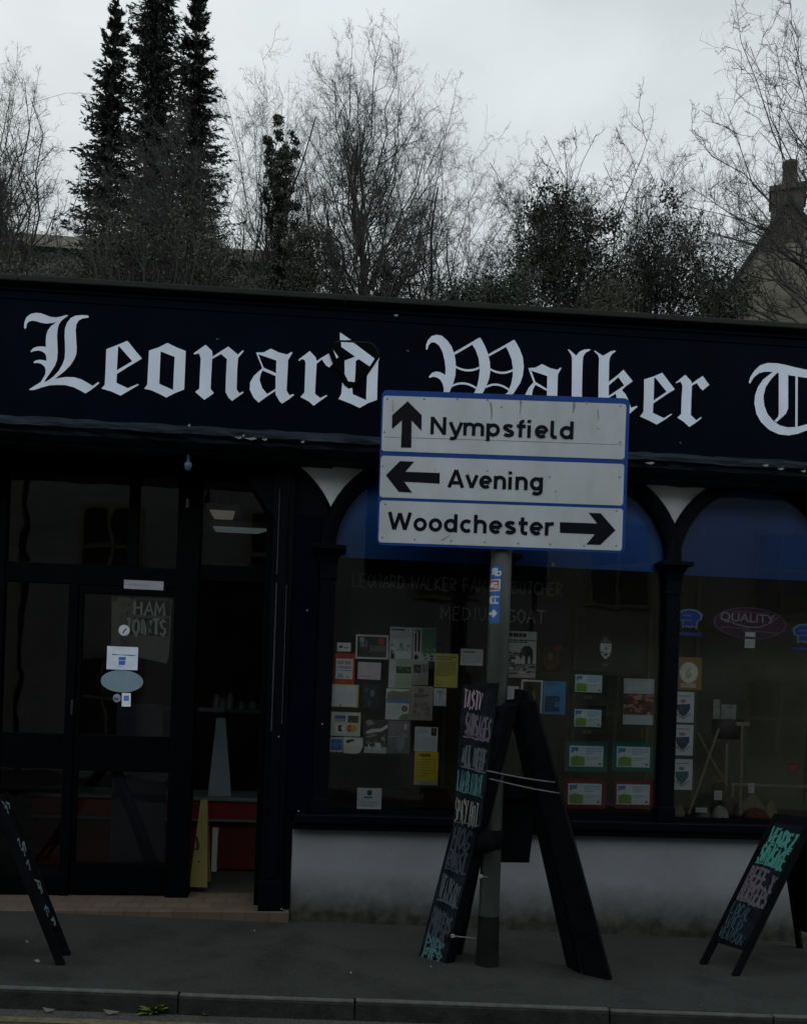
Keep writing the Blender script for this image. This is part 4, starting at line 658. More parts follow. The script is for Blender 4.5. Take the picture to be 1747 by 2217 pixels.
for (x, y, c2, l) in ((158,1350,(.03,.045,.085),'white sheet with dark blue shield crest, upper of three'), (153,1543,(.035,.05,.09),'white sheet with dark blue shield crest, middle of three'), (148,1745,(.03,.11,.13),'white sheet with teal shield crest, lowest of three')):
    P3((x,y,x+121,y+180), (.41,.44,.46), 'crest_sheet', l, 'paper', 'sheets with a shield crest').PL([(x+18,y+75),(x+98,y+70),(x+98,y+100),(x+80,y+130),(x+57,y+148),(x+33,y+130),(x+19,y+102)],c2).O(x+55,y+55,18,10,(.28,.14,.13) if c2[0]!=.03 or c2[1]<.1 else (.1,.2,.22)).PL([(x+12,y+118),(x+24,y+128),(x+57,y+152),(x+92,y+128),(x+104,y+116),(x+102,y+132),(x+58,y+164),(x+14,y+134)],(.2,.22,.26)).R(x+22,y+22,x+98,y+27,(.15,.17,.22)).B(x+35,y+85,x+80,y+115,5,[(.1,.12,.17),(.05,.07,.12)]).done()
# right-hand window display, standing on the window bed
BZ = .796
P3((830,1768,895,1825), (.20,.045,.055), 'price_card', 'pink card standing in the right hand window', 'card', Y=.5).T(838,1780,885,1815,2,(.3,.12,.12)).done()
for (r, l) in (((390,1395,430,1510),'narrow pale notice behind the black pan'),((436,1425,526,1512),'wider pale notice above the black pan')): P3(r, (.20,.22,.21), 'notice', l, 'notice', None, Y=.62).B(r[0]+5,r[1]+8,r[2]-5,r[3]-8,8,[(.1,.11,.1),(.15,.16,.15)]).done()
for (r, l) in (((395,1930,443,1985),'white price card among the stones in the window'),((597,1885,632,1945),'narrow price card beside the timber post'),((285,2030,355,2058),'low white price card lying at the window front')): P3(r, (.40,.42,.45), 'price_card', l, 'card', 'price cards in the right hand window', Y=.22).T(r[0]+6,r[1]+8,r[2]-6,r[3]-8,2,(.25,.27,.3),.4).done()
wood = mat('pale_stripped_wood', (.36, .32, .24), .8, .2, 5., stretch=(1, 1, .2))
def z3(x, y, Y): return at(1400+x*.36915, 1000+y*.36915, Y)
es = thing('display_easel', z3(245, 2070, .25), 'pale wooden folding easel legs in the right hand window', 'easel')
b = MB(); b.tube([z3(423, 1565, .35), z3(247, 2068, .25)], .009, wood, 8); b.build('leg', es); b = MB(); b.tube([z3(300, 1590, .45), z3(378, 1740, .40), z3(475, 1905, .36)], .006, wood, 8); b.build('leg', es)
ps = thing('display_post', z3(548, 2070, .2), 'slim pale timber post with a short crossbar in the right hand window', 'post')
b = MB(); b.tube([z3(559, 1532, .2), z3(548, 2072, .2)], .009, wood, 8); b.build('upright', ps); b = MB(); p, q = z3(522, 1538, .19), z3(602, 1540, .19); b.box(p[0], q[0], .185, .20, q[2]-.012, q[2]+.014, wood); b.build('crossbar', ps)
p, q = z3(490, 1897, .55), z3(1000, 1905, .55); b = MB(); b.box(p[0], q[0], .545, .565, q[2]-.012, q[2]+.008, wood)
for x in (p[0]+.02, q[0]-.02): b.box(x-.01, x+.01, .546, .564, BZ, q[2]-.013, wood)
tag(b.build('display_rail', loc=(p[0], .55, BZ)), 'thin pale rail across the back of the right hand window', 'rail')
p = z3(480, 1560, .6); b = MB(); b.lathe((p[0], .62, p[2]-.09), [(.001, 0), (.10, .0), (.125, .05), (.125, .15), (.118, .155), (.11, .06), (.001, .03)], mat('black_iron', (.008, .008, .009), .5, .3, 9.), 20, 1, .6)
b.tube([(p[0], .62, p[2]-.09), (p[0], .62, BZ)], .012, wood, 8); tag(b.build('hanging_pan', loc=(p[0], .62, BZ), smooth=True), 'black iron pan on a stand behind the easel', 'pan')
def lump(x, y, rx, ry, Y, col, name, label, cat, group=None, seed=0):
    c = z3(x, y, Y); d = (c-CAM)@fw/FL*.36915; rng = random.Random(seed+int(x)); b = MB(); prof = []
    for i in range(9): t = i/8*math.pi/2; prof.append((max(.001, rx*d*math.cos(t)*(1+.06*rng.uniform(-1, 1))), ry*d*3*math.sin(t)*(1+.02*rng.uniform(-1, 1))))
    b.lathe((c[0], Y+.03, BZ), prof, mat('display_%s' % name+str(int(x)), tuple(min(.6, 2.1*q) for q in col), .8, .3, 12., .4, 20.), 18, 1, .8); tag(b.build(name, loc=(c[0], Y+.03, BZ), smooth=True), label, cat, group)
lump(440, 2037, 55, 26, .2, (.215, .225, .205), 'cheese', 'pale grey rounded cheese left of the timber post', 'cheese'); lump(340, 2040, 50, 18, .26, (.10, .09, .075), 'cheese', 'low dark cheese behind the left price card', 'cheese')
lump(620, 2020, 95, 48, .3, (.13, .11, .07), 'squash', 'large ribbed buff squash right of the timber post', 'squash'); lump(735, 2008, 45, 34, .36, (.17, .14, .08), 'squash', 'smaller tan squash behind the large buff one', 'squash')
lump(650, 2050, 80, 24, .18, (.09, .018, .016), 'sausage_mound', 'dark red heap of sausages in front of the squash', 'sausages'); lump(612, 1998, 28, 22, .20, (.36, .16, .03), 'orange', 'orange fruit resting before the buff squash', 'fruit')
lump(500, 1935, 50, 40, .45, (.10, .065, .05), 'joint_of_meat', 'brownish joint of meat behind the easel', 'meat'); lump(560, 1960, 40, 30, .42, (.06, .05, .035), 'loaf', 'dark round loaf behind the timber post', 'loaf')
lump(190, 2020, 45, 26, .3, (.13, .12, .075), 'bowl', 'olive bowl at the left corner of the right hand window', 'bowl')
b = MB()
for i in range(26):
    p = z3(random.uniform(380, 450), random.uniform(1800, 1880), .48); s = .016; a = random.uniform(0, 6); b.mesh([p+V(s*math.cos(a+k*1.57), random.uniform(-.01, .01), s*math.sin(a+k*1.57)) for k in range(4)], [(0, 1, 2, 3)], ink((.22, .17, .02)))
for i in range(7): p = z3(385+i*10, 1880, .48); b.tube([p, (p[0], .48, BZ)], .003, bushm, 5)
tag(b.build('yellow_flowers', loc=(z3(410, 1900, .48)[0], .48, BZ)), 'bunch of small yellow flowers behind the easel legs', 'flowers')
# dim lettered board hung behind the left-hand windows
bx0, bx1 = atd(738, 1205, .5)[0], atd(1207, 1205, .5)[0]; bz0, bz1 = atd(740, 1352, .5)[2], atd(740, 1207, .5)[2]; S = facing(bx0, bx1, bz0, bz1, .5)
bb = thing('lettered_blackboard', ((bx0+bx1)/2, .5, bz0), 'dim black hanging board lettered with the family butcher name inside the window', 'blackboard')
b = MB(); b.slab(S.q, .015, mat('dim_black_board', (.010, .009, .009), .8, .3, 4.)); b.build('board', bb)
b = MB(); dm = mat('faint_lettering', (.42, .41, .385), .8, .2, 9.); chalk_text(b, S, 'LEONARD WALKER FAMILY BUTCHER', .02, .05, .975, .235, dm, .001, .011, .02); chalk_text(b, S, 'MEDIUM GOAT', .42, .47, .90, .66, dm, .001, .010, .03); b.build('lettering', bb)
b = MB()
for u in (.1, .9): b = MB(); q = S.pt(u, 0); b.tube([(q[0], .505, q[2]), (q[0], .505, 3.32)], .003, steel, 5); b.build('hanging_wire', bb)
# low dark trays inside the left window
for (xa, ya, xb, yb, l) in ((250,1660,700,1900,'large dark tray tilted on the window bed below the leaflets'), (720,1920,1080,2030,'brown wooden tray at the right of the window bed')):
    p, q = at(680+xa*.2768, 1180+ya*.2768, .42), at(680+xb*.2768, 1180+yb*.2768, .42); b = MB(); b.slab([(p[0], .62, p[2]), (q[0]-.02, .62, p[2]), (q[0], .3, max(q[2], BZ+.004)), (p[0], .3, max(q[2], BZ+.004))], .015, mat('tray_%d' % xa, (.018, .016, .014) if xa < 500 else (.07, .035, .025), .7, .3, 5.)); tag(b.build('display_tray', loc=(p[0], .3, BZ)), l, 'tray')

p, q = atd(238, 1640, DY+.06), atd(346, 1832, DY+.06); S = facing(p[0], q[0], q[2]-.02, p[2], DY+.06); b = MB(); b.slab(S.q, .015, mat('slate_blue_board', (.030, .036, .055), .8, .25, 3.))
tag(b.build('backing_board', loc=(p[0], DY+.06, q[2])), 'plain slate blue board standing behind the lower door glass', 'board')
# notices in the door glass
YD = DY-.004
def P0(r, c, n, l, cat='paper', g=None, **k): k.setdefault('Y', YD); return Paper(Z0, r, c, n, l, cat, g, **k)
P0((680,98,1160,207), (.20,.20,.23), 'letter_plate', 'pale grey plate above the door glass', 'plate', Y=DY-.026).T(720,130,1120,180,1,(.15,.15,.18),.4).done()
q = P0((520,258,1250,1115), (.085,.092,.075), 'handwritten_sheet', 'large dull sheet lettered HAM JOINTS in the door glass', 'paper', Y=DY+.012, shape=[(0,.0),(1,.02),(.985,.9),(.95,1),(.55,.93),(.3,.96),(.02,.92)])
q.R(820,330,1235,520,(.022,.024,.022)).R(800,560,1225,600,(.018,.02,.018)).R(760,610,1225,775,(.03,.033,.032)).B(530,270,800,600,16,[(.075,.08,.068),(.05,.052,.04),(.085,.075,.05)]).PL([(740,800),(1220,790),(1210,1105),(900,1060),(745,930)],(.085,.092,.086))
chalk_text(q.b, q.S, 'HAM', *q.uv(800,360), *q.uv(1200,525), ink((.34,.36,.35)), .0075, .016, .05); chalk_text(q.b, q.S, 'JOINTS', *q.uv(700,580), *q.uv(1215,765), ink((.36,.38,.37)), .008, .017, .05); q.done()
P0((610,645,745,780), (.33,.33,.36), 'round_sticker', 'round pale sticker with a dark slanting hand on the door glass', 'sticker', shape=[(.5+.5*math.cos(t/24*6.283), .5+.5*math.sin(t/24*6.283)) for t in range(24)]).PL([(655,745),(700,680),(712,688),(668,752)],BLK).done()
P0((632,785,735,915), (.012,.012,.013), 'black_figure_sticker', 'small black jagged sticker below the round one on the door', 'sticker', shape=[(0,.05),(.7,0),(.9,.5),(1,1),(.7,.95),(.6,.4),(.45,.35),(.35,1),(.05,1)]).done()
P0((468,915,843,1200), (.38,.42,.55), 'notice', 'white notice with a blue cup emblem on the door glass', 'notice').PL([(530,1008),(640,1015),(740,1010),(838,1018),(780,1026),(640,1020),(535,1024)],(.04,.06,.16)).PL([(610,1045),(700,1042),(695,1078),(612,1082)],(.03,.07,.26)).PL([(612,1090),(695,1086),(690,1140),(615,1142)],(.035,.08,.28)).T(610,1150,690,1170,1,(.2,.24,.38),.4).done()
P0((395,1205,908,1480), (.115,.16,.20), 'oval_sticker', 'plain grey blue oval sticker on the door glass', 'sticker', shape=[(.5+.5*math.cos(t/36*6.283), .5+.5*math.sin(t/36*6.283)) for t in range(36)]).done()
P0((540,1497,636,1602), (.16,.16,.22), 'round_sticker', 'small round violet grey sticker below the oval', 'sticker', shape=[(.5+.5*math.cos(t/20*6.283), .5+.5*math.sin(t/20*6.283)) for t in range(20)]).PL([(550,1540),(620,1550),(600,1580),(555,1575)],(.05,.05,.09)).done()
P0((650,1488,757,1655), (.42,.45,.52), 'small_card', 'small white card with a blue square below the oval', 'card').R(672,1520,735,1585,(.05,.10,.32)).R(685,1538,722,1570,(.08,.14,.4)).done()
q = P0((590,1620,1155,2030), (.014,.018,.030), 'price_board', 'dark blue handwritten board low in the door glass', 'board', Y=DY+.02)
for t, y0, y1 in (('LAMB', 1650, 1770), ('PORK', 1850, 1970)): chalk_text(q.b, q.S, t, *q.uv(680, y0), *q.uv(1110, y1), ink((.035, .042, .058)), .001, .012, .08)
q.done()

# ================================================================== ROAD SIGN
PB = ground(1031, 2042)
rs = thing('road_sign', (PB[0], PB[1], PB[2]), 'blue bordered white direction sign with Nympsfield, Avening and Woodchester on a grey post', 'road sign')
b = MB(); b.lathe(PB, [(.062, -.05), (.062, 1.78), (.0645, 1.785), (.0645, 3.30), (.001, 3.31)], galv, 28); b.build('post', rs, smooth=True)
b = MB(); b.lathe(PB, [(.080, -.05), (.070, .02), (.0645, .28), (.063, .30)], mat('dark_base_sleeve', (.006, .0065, .0065), .85, .4, 9., .4, 30., spec=.15), 26); b.build('base_sleeve', rs, smooth=True)
SY = PB[1]-.085; c0 = atd(1065, 998, SY); wdir = rt0; KS = .3513*((c0-CAM)@fw)/FL
class SignS(Surf):      # zoomed sign drawing -> board plane
    def __init__(s): s.W = s.H = 1.; s.n = np.cross(-up0, wdir)
    def m(s, x, y): return (x-110+.0476*(y-75), y-75-.0163*(x-110))
    def xyz(s, a, c, o): return c0+wdir*(a-765)*KS*.998-up0*(c-478)*KS+s.n*o
    def pt(s, u, v, o=0): return s.xyz(u, v, o)
SG = SignS(); b = MB()
def rrect(x0, y0, x1, y1, r, n=6): return [(cx+r*math.cos(math.radians(a0+90*i/n)), cy+r*math.sin(math.radians(a0+90*i/n))) for cx, cy, a0 in ((x1-r, y1-r, 0), (x0+r, y1-r, 90), (x0+r, y0+r, 180), (x1-r, y0+r, 270)) for i in range(n+1)]
def plate(b, pts, o0, o1, m):
    b.poly(SG, pts, m, o1); b.poly(SG, pts, m, o0); n = len(pts); a = [SG.pt(*p, o0) for p in pts]; c = [SG.pt(*p, o1) for p in pts]; b.mesh(a+c, [(i, (i+1) % n, n+(i+1) % n, n+i) for i in range(n)], m)
plate(b, rrect(0, 0, 1532, 957, 38), -.012, .0, signblue); b.build('sign_board', rs)
b = MB()
for v in (200, 700):
    a = SG.pt(30, v, -.014); c = SG.pt(1500, v, -.014); b.slab([a+up0*.025, c+up0*.025, c-up0*.025, a-up0*.025], .03, galv)
    q = SG.pt(0, v, 0); b.lathe((PB[0], PB[1], q[2]-.02), [(.072, 0), (.072, .04)], galv, 20)
b.build('bracket', rs)
def plate_part(x0, y0, x1, y1, lab, tx, arrow, dirt):
    b = MB(); a, c = SG.m(x0, y0), SG.m(x1, y1); plate(b, rrect(a[0], a[1], c[0], c[1], 18), .0008, .002, signwht)
    scr = mat('sign_rivet', (.11, .12, .12), .6, .3, 20.)
    for (x, y) in dirt['rivets']: u, v = SG.m(x, y); b.oval(SG, u, v, 6, 6.5, scr, .0024, 10)
    st = mat('sign_stain', (.17, .175, .165), .8, .4, 30.); k = 0
    for pts in dirt.get('stain', []): k += 1; b.poly(SG, [SG.m(*p) for p in pts], st, .0022+.00005*k)
    p = b.build('destination_plate', rs); tag(p, lab); b = MB()
    t, xa, xb, base, cap = tx; ua, va = SG.m(xa, base); ub = ua+(xb-xa); sign_text(b, SG, t, ua, ub, va, cap, signblk, .0028)
    b.poly(SG, [SG.m(*q) for q in arrow], signblk, .003); b.build('legend', p)
plate_part(118, 111, 1601, 477, 'white plate reading Nympsfield with an upward arrow', ('Nympsfield', 400, 1282, 345, 110), [(267,143),(353,228),(350,325),(290,262),(286,430),(222,430),(230,262),(168,318),(170,232)],
  dict(rivets=[(142,133),(370,128),(573,126),(760,128),(845,170),(1580,150),(1575,373),(122,338)], stain=[[(772,140),(786,142),(790,200),(786,252),(780,245),(780,190)],[(958,125),(975,128),(966,185),(955,240),(960,180)],[(1288,130),(1304,132),(1300,165),(1290,198),(1283,190),(1286,155)],[(1362,126),(1384,128),(1374,148)],[(1438,170),(1446,172),(1444,225),(1448,240),(1440,232)],[(120,364),(520,369),(1000,376),(1590,386),(1590,389),(1000,380),(520,373),(120,368)],[(1430,290),(1448,288),(1446,296)],[(172,140),(176,140),(176,210),(172,215)]]))
plate_part(98, 481, 1588, 762, 'white plate reading Avening with a left arrow', ('Avening', 508, 1089, 670, 112), [(127,602),(215,513),(303,515),(248,578),(460,582),(458,648),(240,640),(288,707),(205,703)],
  dict(rivets=[(108,546),(754,565),(1138,594),(1568,588)], stain=[[(1170,678),(1178,676),(1176,695),(1171,690)],[(428,556),(434,556),(432,572)],[(1178,700),(1181,700),(1180,745),(1178,745)]]))
plate_part(88, 757, 1577, 1040, 'white plate reading Woodchester with a right arrow', ('Woodchester', 135, 1150, 939, 112), [(1540,915),(1450,812),(1375,810),(1428,875),(1197,871),(1197,937),(1412,942),(1358,1006),(1445,1007)],
  dict(rivets=[(122,782),(1550,795),(100,986),(300,995),(525,1001),(732,1004),(938,1009),(1135,1010),(1345,1014),(1543,1012)], stain=[[(460,995),(520,960),(512,972),(470,1002)]]))
# route stickers wrapped on the post
def on_post(px, py, r=.0653): # angle/height on the post surface from a sighting
    z = atd(px, py, PB[1]-.06)[2]; return z
st = thing('waymark_sticker', (PB[0], PB[1]-.066, 1.9), 'narrow blue waymark sticker with white symbols wrapped on the sign post', 'sticker'); b = MB()
def wrap(x0, y0, x1, y1, m, r):
    # x in crop units across the post (225 = left rim .. 760 = right rim)
    zs = [atd((1040+x0/12.05)/DS, (1200+y/12.05)/DS, PB[1]-.06)[2] for y in (y0, y1)]; A = [math.acos(max(-1, min(1, 1-2*(x-195)/560))) for x in np.linspace(x0, x1, 6)]
    vs = [(PB[0]-r*math.cos(a)*rt0[0]-r*math.sin(a)*fw[0], PB[1]-r*math.cos(a)*rt0[1]-r*math.sin(a)*fw[1], z) for z in zs for a in A]; b.mesh(vs, [(i, i+1, 7+i, 6+i) for i in range(5)], m)
stb, stw, str_ = ink((.018, .085, .26)), ink((.36, .42, .48)), ink((.22, .06, .06))
wrap(205, 280, 455, 1800, stb, .0655); wrap(205, 640, 440, 950, str_, .0660)
b.build('backing', st); b = MB()
wrap(225, 640, 450, 668, stw, .0664); wrap(205, 920, 430, 952, stw, .0664); wrap(410, 668, 445, 920, stw, .0664); wrap(225, 720, 370, 770, stw, .0664); wrap(210, 770, 290, 850, stw, .0664); wrap(300, 800, 390, 890, ink((.40, .32, .28)), .0664)
wrap(235, 345, 370, 520, stw, .0661); wrap(330, 430, 460, 470, stw, .0662); wrap(425, 470, 465, 540, stw, .0663); wrap(300, 520, 440, 565, stw, .0663)
wrap(215, 1080, 425, 1120, stw, .0661); wrap(215, 1240, 420, 1285, stw, .0661); wrap(205, 1120, 260, 1240, stw, .0662); wrap(310, 1150, 345, 1240, stw, .0662)
wrap(205, 1500, 300, 1575, stw, .0661); wrap(275, 1440, 330, 1640, stw, .0663); wrap(330, 1480, 365, 1600, stw, .0663); wrap(365, 1515, 390, 1565, stw, .0663)
b.build('symbol', st)

# ================================================================== A-BOARDS ON THE PAVEMENT
brd = mat('black_board_timber', (.0018, .0026, .0042), .85, .6, 6., .4, 25., spec=.08); slate = mat('smeared_chalkboard', (.003, .0045, .009), .85, .8, 9., spec=.1, col2=(.012, .017, .024))
CH = dict(pink=(.22, .165, .20), white=(.2, .2, .2), teal=(.045, .11, .12), cream=(.15, .15, .13), grey=(.06, .07, .082), dim=(.036, .042, .055), green=(.04, .18, .15), mauve=(.085, .072, .09), blue=(.026, .052, .075))
CHK = lambda k: ink(CH[k], .9)
def flat4(q):      # slide the fourth corner along its sight line into the plane of the other three
    n = np.cross(q[1]-q[0], q[2]-q[0]); d = q[3]-CAM; return [q[0], q[1], q[2], CAM+d*((q[0]-CAM)@n)/(d@n)]
yP = PB[1]
# upright chalkboard lashed to the post
UP = [atd(980, 1450, yP-.10), atd(1055, 1445, yP-.19), atd(1017, 1750, yP-.19), atd(958, 1752, yP-.10)]; UP = flat4(UP); S = Surf(*UP)
cb = thing('chalkboard', (UP[2]+UP[3])/2, 'narrow upright chalkboard headed TASTY SAUSAGES lashed to the sign post', 'chalkboard'); b = MB(); b.slab(UP, .025, brd); b.rect(S, 0, 0, 1, 1, slate, .0008); b.build('board', cb)
b = MB(); o = .0016
chalk_text(b, S, 'TASTY', .06, .035, .62, .16, CHK('pink'), o, .010, .07, .06, 1); chalk_text(b, S, 'SAUSAGES', .17, .20, .97, .345, CHK('mauve'), o, .0105, .08, .08, 2)
def rule(v0, v1, k, wd=.010): b.k += 1; b.ribbon(S, [(t*S.W, (v0+(v1-v0)*t+random.uniform(-.004, .004))*S.H) for t in np.linspace(.12, .94, 9)], [wd*random.uniform(.6, 1.3) for _ in range(9)], CHK(k), o+.00006*(b.k % 40))
rule(.355, .415, 'mauve'); chalk_text(b, S, 'ALL BEEF', .16, .425, .93, .55, CHK('grey'), o, .012, .12, .08, 3); rule(.565, .63, 'grey')
chalk_text(b, S, 'LAMB MINT', .06, .60, .90, .73, CHK('teal'), o, .010, .1, .07, 2); rule(.735, .80, 'teal', .008); chalk_text(b, S, 'SPICY HOT', .05, .79, .88, .95, CHK('cream'), o, .0075, .09, .08, 1); rule(.955, 1.0, 'grey', .007); b.build('chalk_writing', cb)
# tall A-board straddling the post
A1 = thing('a_board', ground(1090, 2055), 'tall black A-board straddling the sign post with chalk writing down its left face', 'A-board', 'A-boards on the pavement')
LT = [atd(1022, 1500, yP-.02), atd(1080, 1490, yP-.13), ground(944, 2040), ground(884, 2034)]; LT = flat4(LT); S = Surf(*LT); b = MB(); b.slab(LT, .03, brd)
b.rect(S, .0, .0, 1, 1, slate, .0008); pan = b.build('panel', A1); tag(pan, 'left panel chalked with rows of faint writing')
b = MB()
chalk_text(b, S, 'HOG', .15, .46, .85, .54, CHK('dim'), o, .012, .12, .05, 2); chalk_text(b, S, 'ROAST', .15, .55, .85, .62, CHK('dim'), o, .011, .12, .05, 2); rule(.625, .655, 'dim')
chalk_text(b, S, 'VENISON', .14, .655, .88, .745, CHK('grey'), o, .009, .08, .06, 1); rule(.745, .785, 'grey', .012); chalk_text(b, S, 'BURGERS', .12, .785, .88, .85, CHK('dim'), o, .011, .12, .06, 2); chalk_text(b, S, 'LOCAL', .12, .84, .85, .895, CHK('dim'), o, .012, .14, .06, 2)
chalk_text(b, S, 'PORK', .14, .895, .85, .945, CHK('teal'), o, .012, .12, .05, 1); chalk_text(b, S, 'PIES', .14, .945, .8, .985, (ink((.06, .13, .13), .9)), o, .012, .15, .03, 1); b.build('chalk_writing', pan)
b = MB(); b.slab([atd(1078, 1492, yP-.135), atd(1098, 1492, yP-.12), ground(963, 2038), ground(943, 2041)], .06, brd); b.build('leg', A1, bevel=.003)
b = MB(); b.slab([atd(1048, 1486, yP-.0), atd(1085, 1480, yP-.05), ground(975, 2022), ground(955, 2024)], .04, brd); b.build('leg', A1, bevel=.003)
RT = [atd(1092, 1486, yP-.09), atd(1132, 1484, yP-.16), ground(1293, 2077), ground(1234, 2071)]; RT = flat4(RT); b = MB(); b.slab(RT, .035, brd); b.build('panel', A1, bevel=.003)
b = MB(); b.slab([atd(1074, 1490, yP-.03), atd(1096, 1488, yP-.08), ground(1226, 2062), ground(1199, 2047)], .03, brd); b.build('leg', A1, bevel=.003)
b = MB(); b.slab([atd(1088, 1458, yP-.05), atd(1113, 1462, yP-.14), atd(1128, 1512, yP-.14), atd(1084, 1512, yP-.05)], .05, brd); b.slab([atd(1060, 1490, yP-.05), atd(1092, 1487, yP-.1), atd(1090, 1530, yP-.1), atd(1058, 1530, yP-.05)], .03, brd); b.build('top_rail', A1, bevel=.006)
b = MB(); b.slab([atd(1040, 1640, yP+.03), atd(1172, 1652, yP-.0), atd(1178, 1690, yP-.0), atd(1036, 1690, yP+.03)], .02, brd); b.build('crossbar', A1, bevel=.003)
quadslab('hanging_board', [atd(1056, 1652, yP+.09), atd(1142, 1656, yP+.04), atd(1120, 1827, yP+.04), atd(1052, 1826, yP+.09)], .02, brd, 'plain black board hanging between the legs of the tall A-board', 'board')
rp_ = thing('rope', atd(1040, 1640, yP-.2), 'grey rope in two strands lashing the tall A-board to the post', 'rope')
for (a, c) in (((1030, 1632), (1174, 1657)), ((1036, 1649), (1184, 1680))):
    b = MB(); P0_, P1_ = atd(*a, yP-.22), atd(*c, yP-.215); b.tube([P0_+(P1_-P0_)*t+up0*(-.006*math.sin(math.pi*t)) for t in np.linspace(0, 1, 9)]+[P1_+V(.012, .05, 0), P1_+V(0, .12, .005)], .0048, rope_m, 7); b.build('strand', rp_, smooth=True)
b = MB(); zc = atd(1036, 1775, yP)[2]; b.lathe((PB[0], PB[1], zc-.06), [(.063, 0), (.072, .004), (.073, .11), (.063, .115)], brd, 20); c_ = atd(1022, 1760, yP-.12)
b.lathe((c_[0]+.02, yP-.12, zc-.055), [(.001, -.02), (.05, 0), (.06, .05), (.045, .10), (.02, .13), (.001, .135)], brd, 14); tag(b.build('strap_clamp', loc=(PB[0], PB[1], zc-.06), smooth=True), 'black strap and buckle wrapped round the post behind the chalkboard', 'strap')
for i, (a, c) in enumerate((((1018, 1856), (1042, 1859)), ((958, 1982), (1010, 1988)))):
    b = MB(); p, q = atd(*a, yP-.14), atd(*c, yP+.0); b.tube([p, q], .004, steel, 6); b.lathe(p-V(0, 0, .012), [(.001, 0), (.012, .004), (.012, .02), (.001, .024)], chip, 8); b.build('stay_hook', A1)
# right-hand A-board
f0, f1 = ground(1481, 2041), ground(1557, 2068); wv = f1-f0
tl = atd(1640, 1723, f0[1]+.06); tr = tl+wv*1.0+V(0, 0, .012); fr = [tl, tr]
lean = lambda t, f, k: t+(f-t)*k
Lk = .845; face = [tl, tr, lean(tr, f1, Lk), lean(tl, f0, Lk)]; S = Surf(*face)
A2 = thing('a_board', (f0+f1)/2, 'small black A-board at the right with green, mauve and blue chalk lines', 'A-board', 'A-boards on the pavement')
b = MB(); b.slab(face, .02, brd); wn = wv/np.linalg.norm(wv); b.rect(S, .09, .07, .91, .96, slate, .0009); pan = b.build('panel', A2, bevel=.002)
for f, t in ((f0, tl), (f1, tr)):
    b = MB(); a = t+S.n*.012; c = f+S.n*.012; e = wn*(.028 if f is f0 else -.028); q = [a, a+e, c+e, c] if f is f0 else [a+e, a, c, c+e]; b.slab(q, .05, brd); b.build('leg', A2, bevel=.003)
b = MB(); chalk_text(b, S, 'VENDEZ', .16, .105, .90, .215, CHK('green'), o, .012, .11, .05, 2); chalk_text(b, S, 'SAUSAGE', .14, .235, .88, .365, CHK('green'), o, .0115, .12, .05, 2)
rule(.375, .40, 'green', .008); chalk_text(b, S, 'BEEF Y', .11, .41, .88, .53, CHK('mauve'), o, .012, .12, .05, 2); chalk_text(b, S, 'BURGERS', .10, .53, .90, .66, CHK('mauve'), o, .012, .09, .04, 2); rule(.665, .69, 'mauve', .010)
chalk_text(b, S, 'LOCAL', .12, .69, .66, .775, CHK('blue'), o, .009, .05, .05, 2); chalk_text(b, S, 'WILD', .12, .785, .60, .865, CHK('blue'), o, .008, .05, .05, 1); chalk_text(b, S, 'VENISON', .10, .875, .80, .955, CHK('blue'), o, .0075, .05, .04, 1); b.build('chalk_writing', pan)
n_ = V(S.n[0], S.n[1], 0); n_ /= np.linalg.norm(n_); back = [tl-n_*.05, tr-n_*.05]; bf0, bf1 = f0-n_*1.05, f1-n_*1.05; bf0[2] = pave_z(bf0[0], bf0[1]); bf1[2] = pave_z(bf1[0], bf1[1])
bk = [back[1], back[0], back[0]+(bf0-back[0])*Lk, back[1]+(bf1-back[1])*Lk]; b = MB(); b.slab(bk, .02, brd); b.build('panel', A2, bevel=.002)
for t, f, e in ((back[0], bf0, wn*.028), (back[1], bf1, -wn*.028)): b = MB(); b.slab([t+e-n_*.012, t-n_*.012, f-n_*.012, f+e-n_*.012], .04, brd); b.build('leg', A2, bevel=.003)
# left-hand A-board, seen nearly edge on
g0, g1 = ground(133, 2045), ground(147, 2021); wv2 = g1-g0; tl2 = atd(-8, 1688, g0[1]+.02); tr2 = tl2+wv2+V(.005, 0, .0)
A3 = thing('a_board', (g0+g1)/2, 'black A-board cut by the left edge, seen almost edge on', 'A-board', 'A-boards on the pavement')
n2 = np.cross(V(*(g0-tl2)), wv2); n2 /= np.linalg.norm(n2)
if n2[0] < 0: n2 = -n2
Lk = .80; fc = [tl2, tr2, tr2+(g1-tr2)*Lk, tl2+(g0-tl2)*Lk]; S = Surf(*fc); b = MB(); b.slab(fc, .02, brd); pan = b.build('panel', A3, bevel=.002); wn2 = wv2/np.linalg.norm(wv2)
for t, f, e in ((tl2, g0, wn2*.03), (tr2, g1, -wn2*.03)): b = MB(); q = [t+S.n*.012, t+e+S.n*.012, f+e+S.n*.012, f+S.n*.012]; b.slab(q if t is tl2 else [q[1], q[0], q[3], q[2]], .045, brd); b.build('leg', A3, bevel=.003)
b = MB()
for i in range(16): v = random.uniform(.04, .97); u = random.uniform(.2, .7); b.k += 1; b.ribbon(S, [(u*S.W, v*S.H), ((u+random.uniform(.1, .3))*S.W, (v+random.uniform(-.02, .03))*S.H), ((u+.1)*S.W, (v+.05)*S.H)], .014, ink((.10, .13, .13), .9), .002+.0001*b.k)
b.build('chalk_smear', pan); n3 = V(n2[0], n2[1], 0); n3 /= np.linalg.norm(n3); b = MB(); h0, h1 = g0-n3*1.0, g1-n3*1.0
b.slab([tr2-n3*.05, tl2-n3*.05, tl2-n3*.05+(h0-tl2+n3*.05)*Lk, tr2-n3*.05+(h1-tr2+n3*.05)*Lk], .02, brd); b.build('panel', A3)
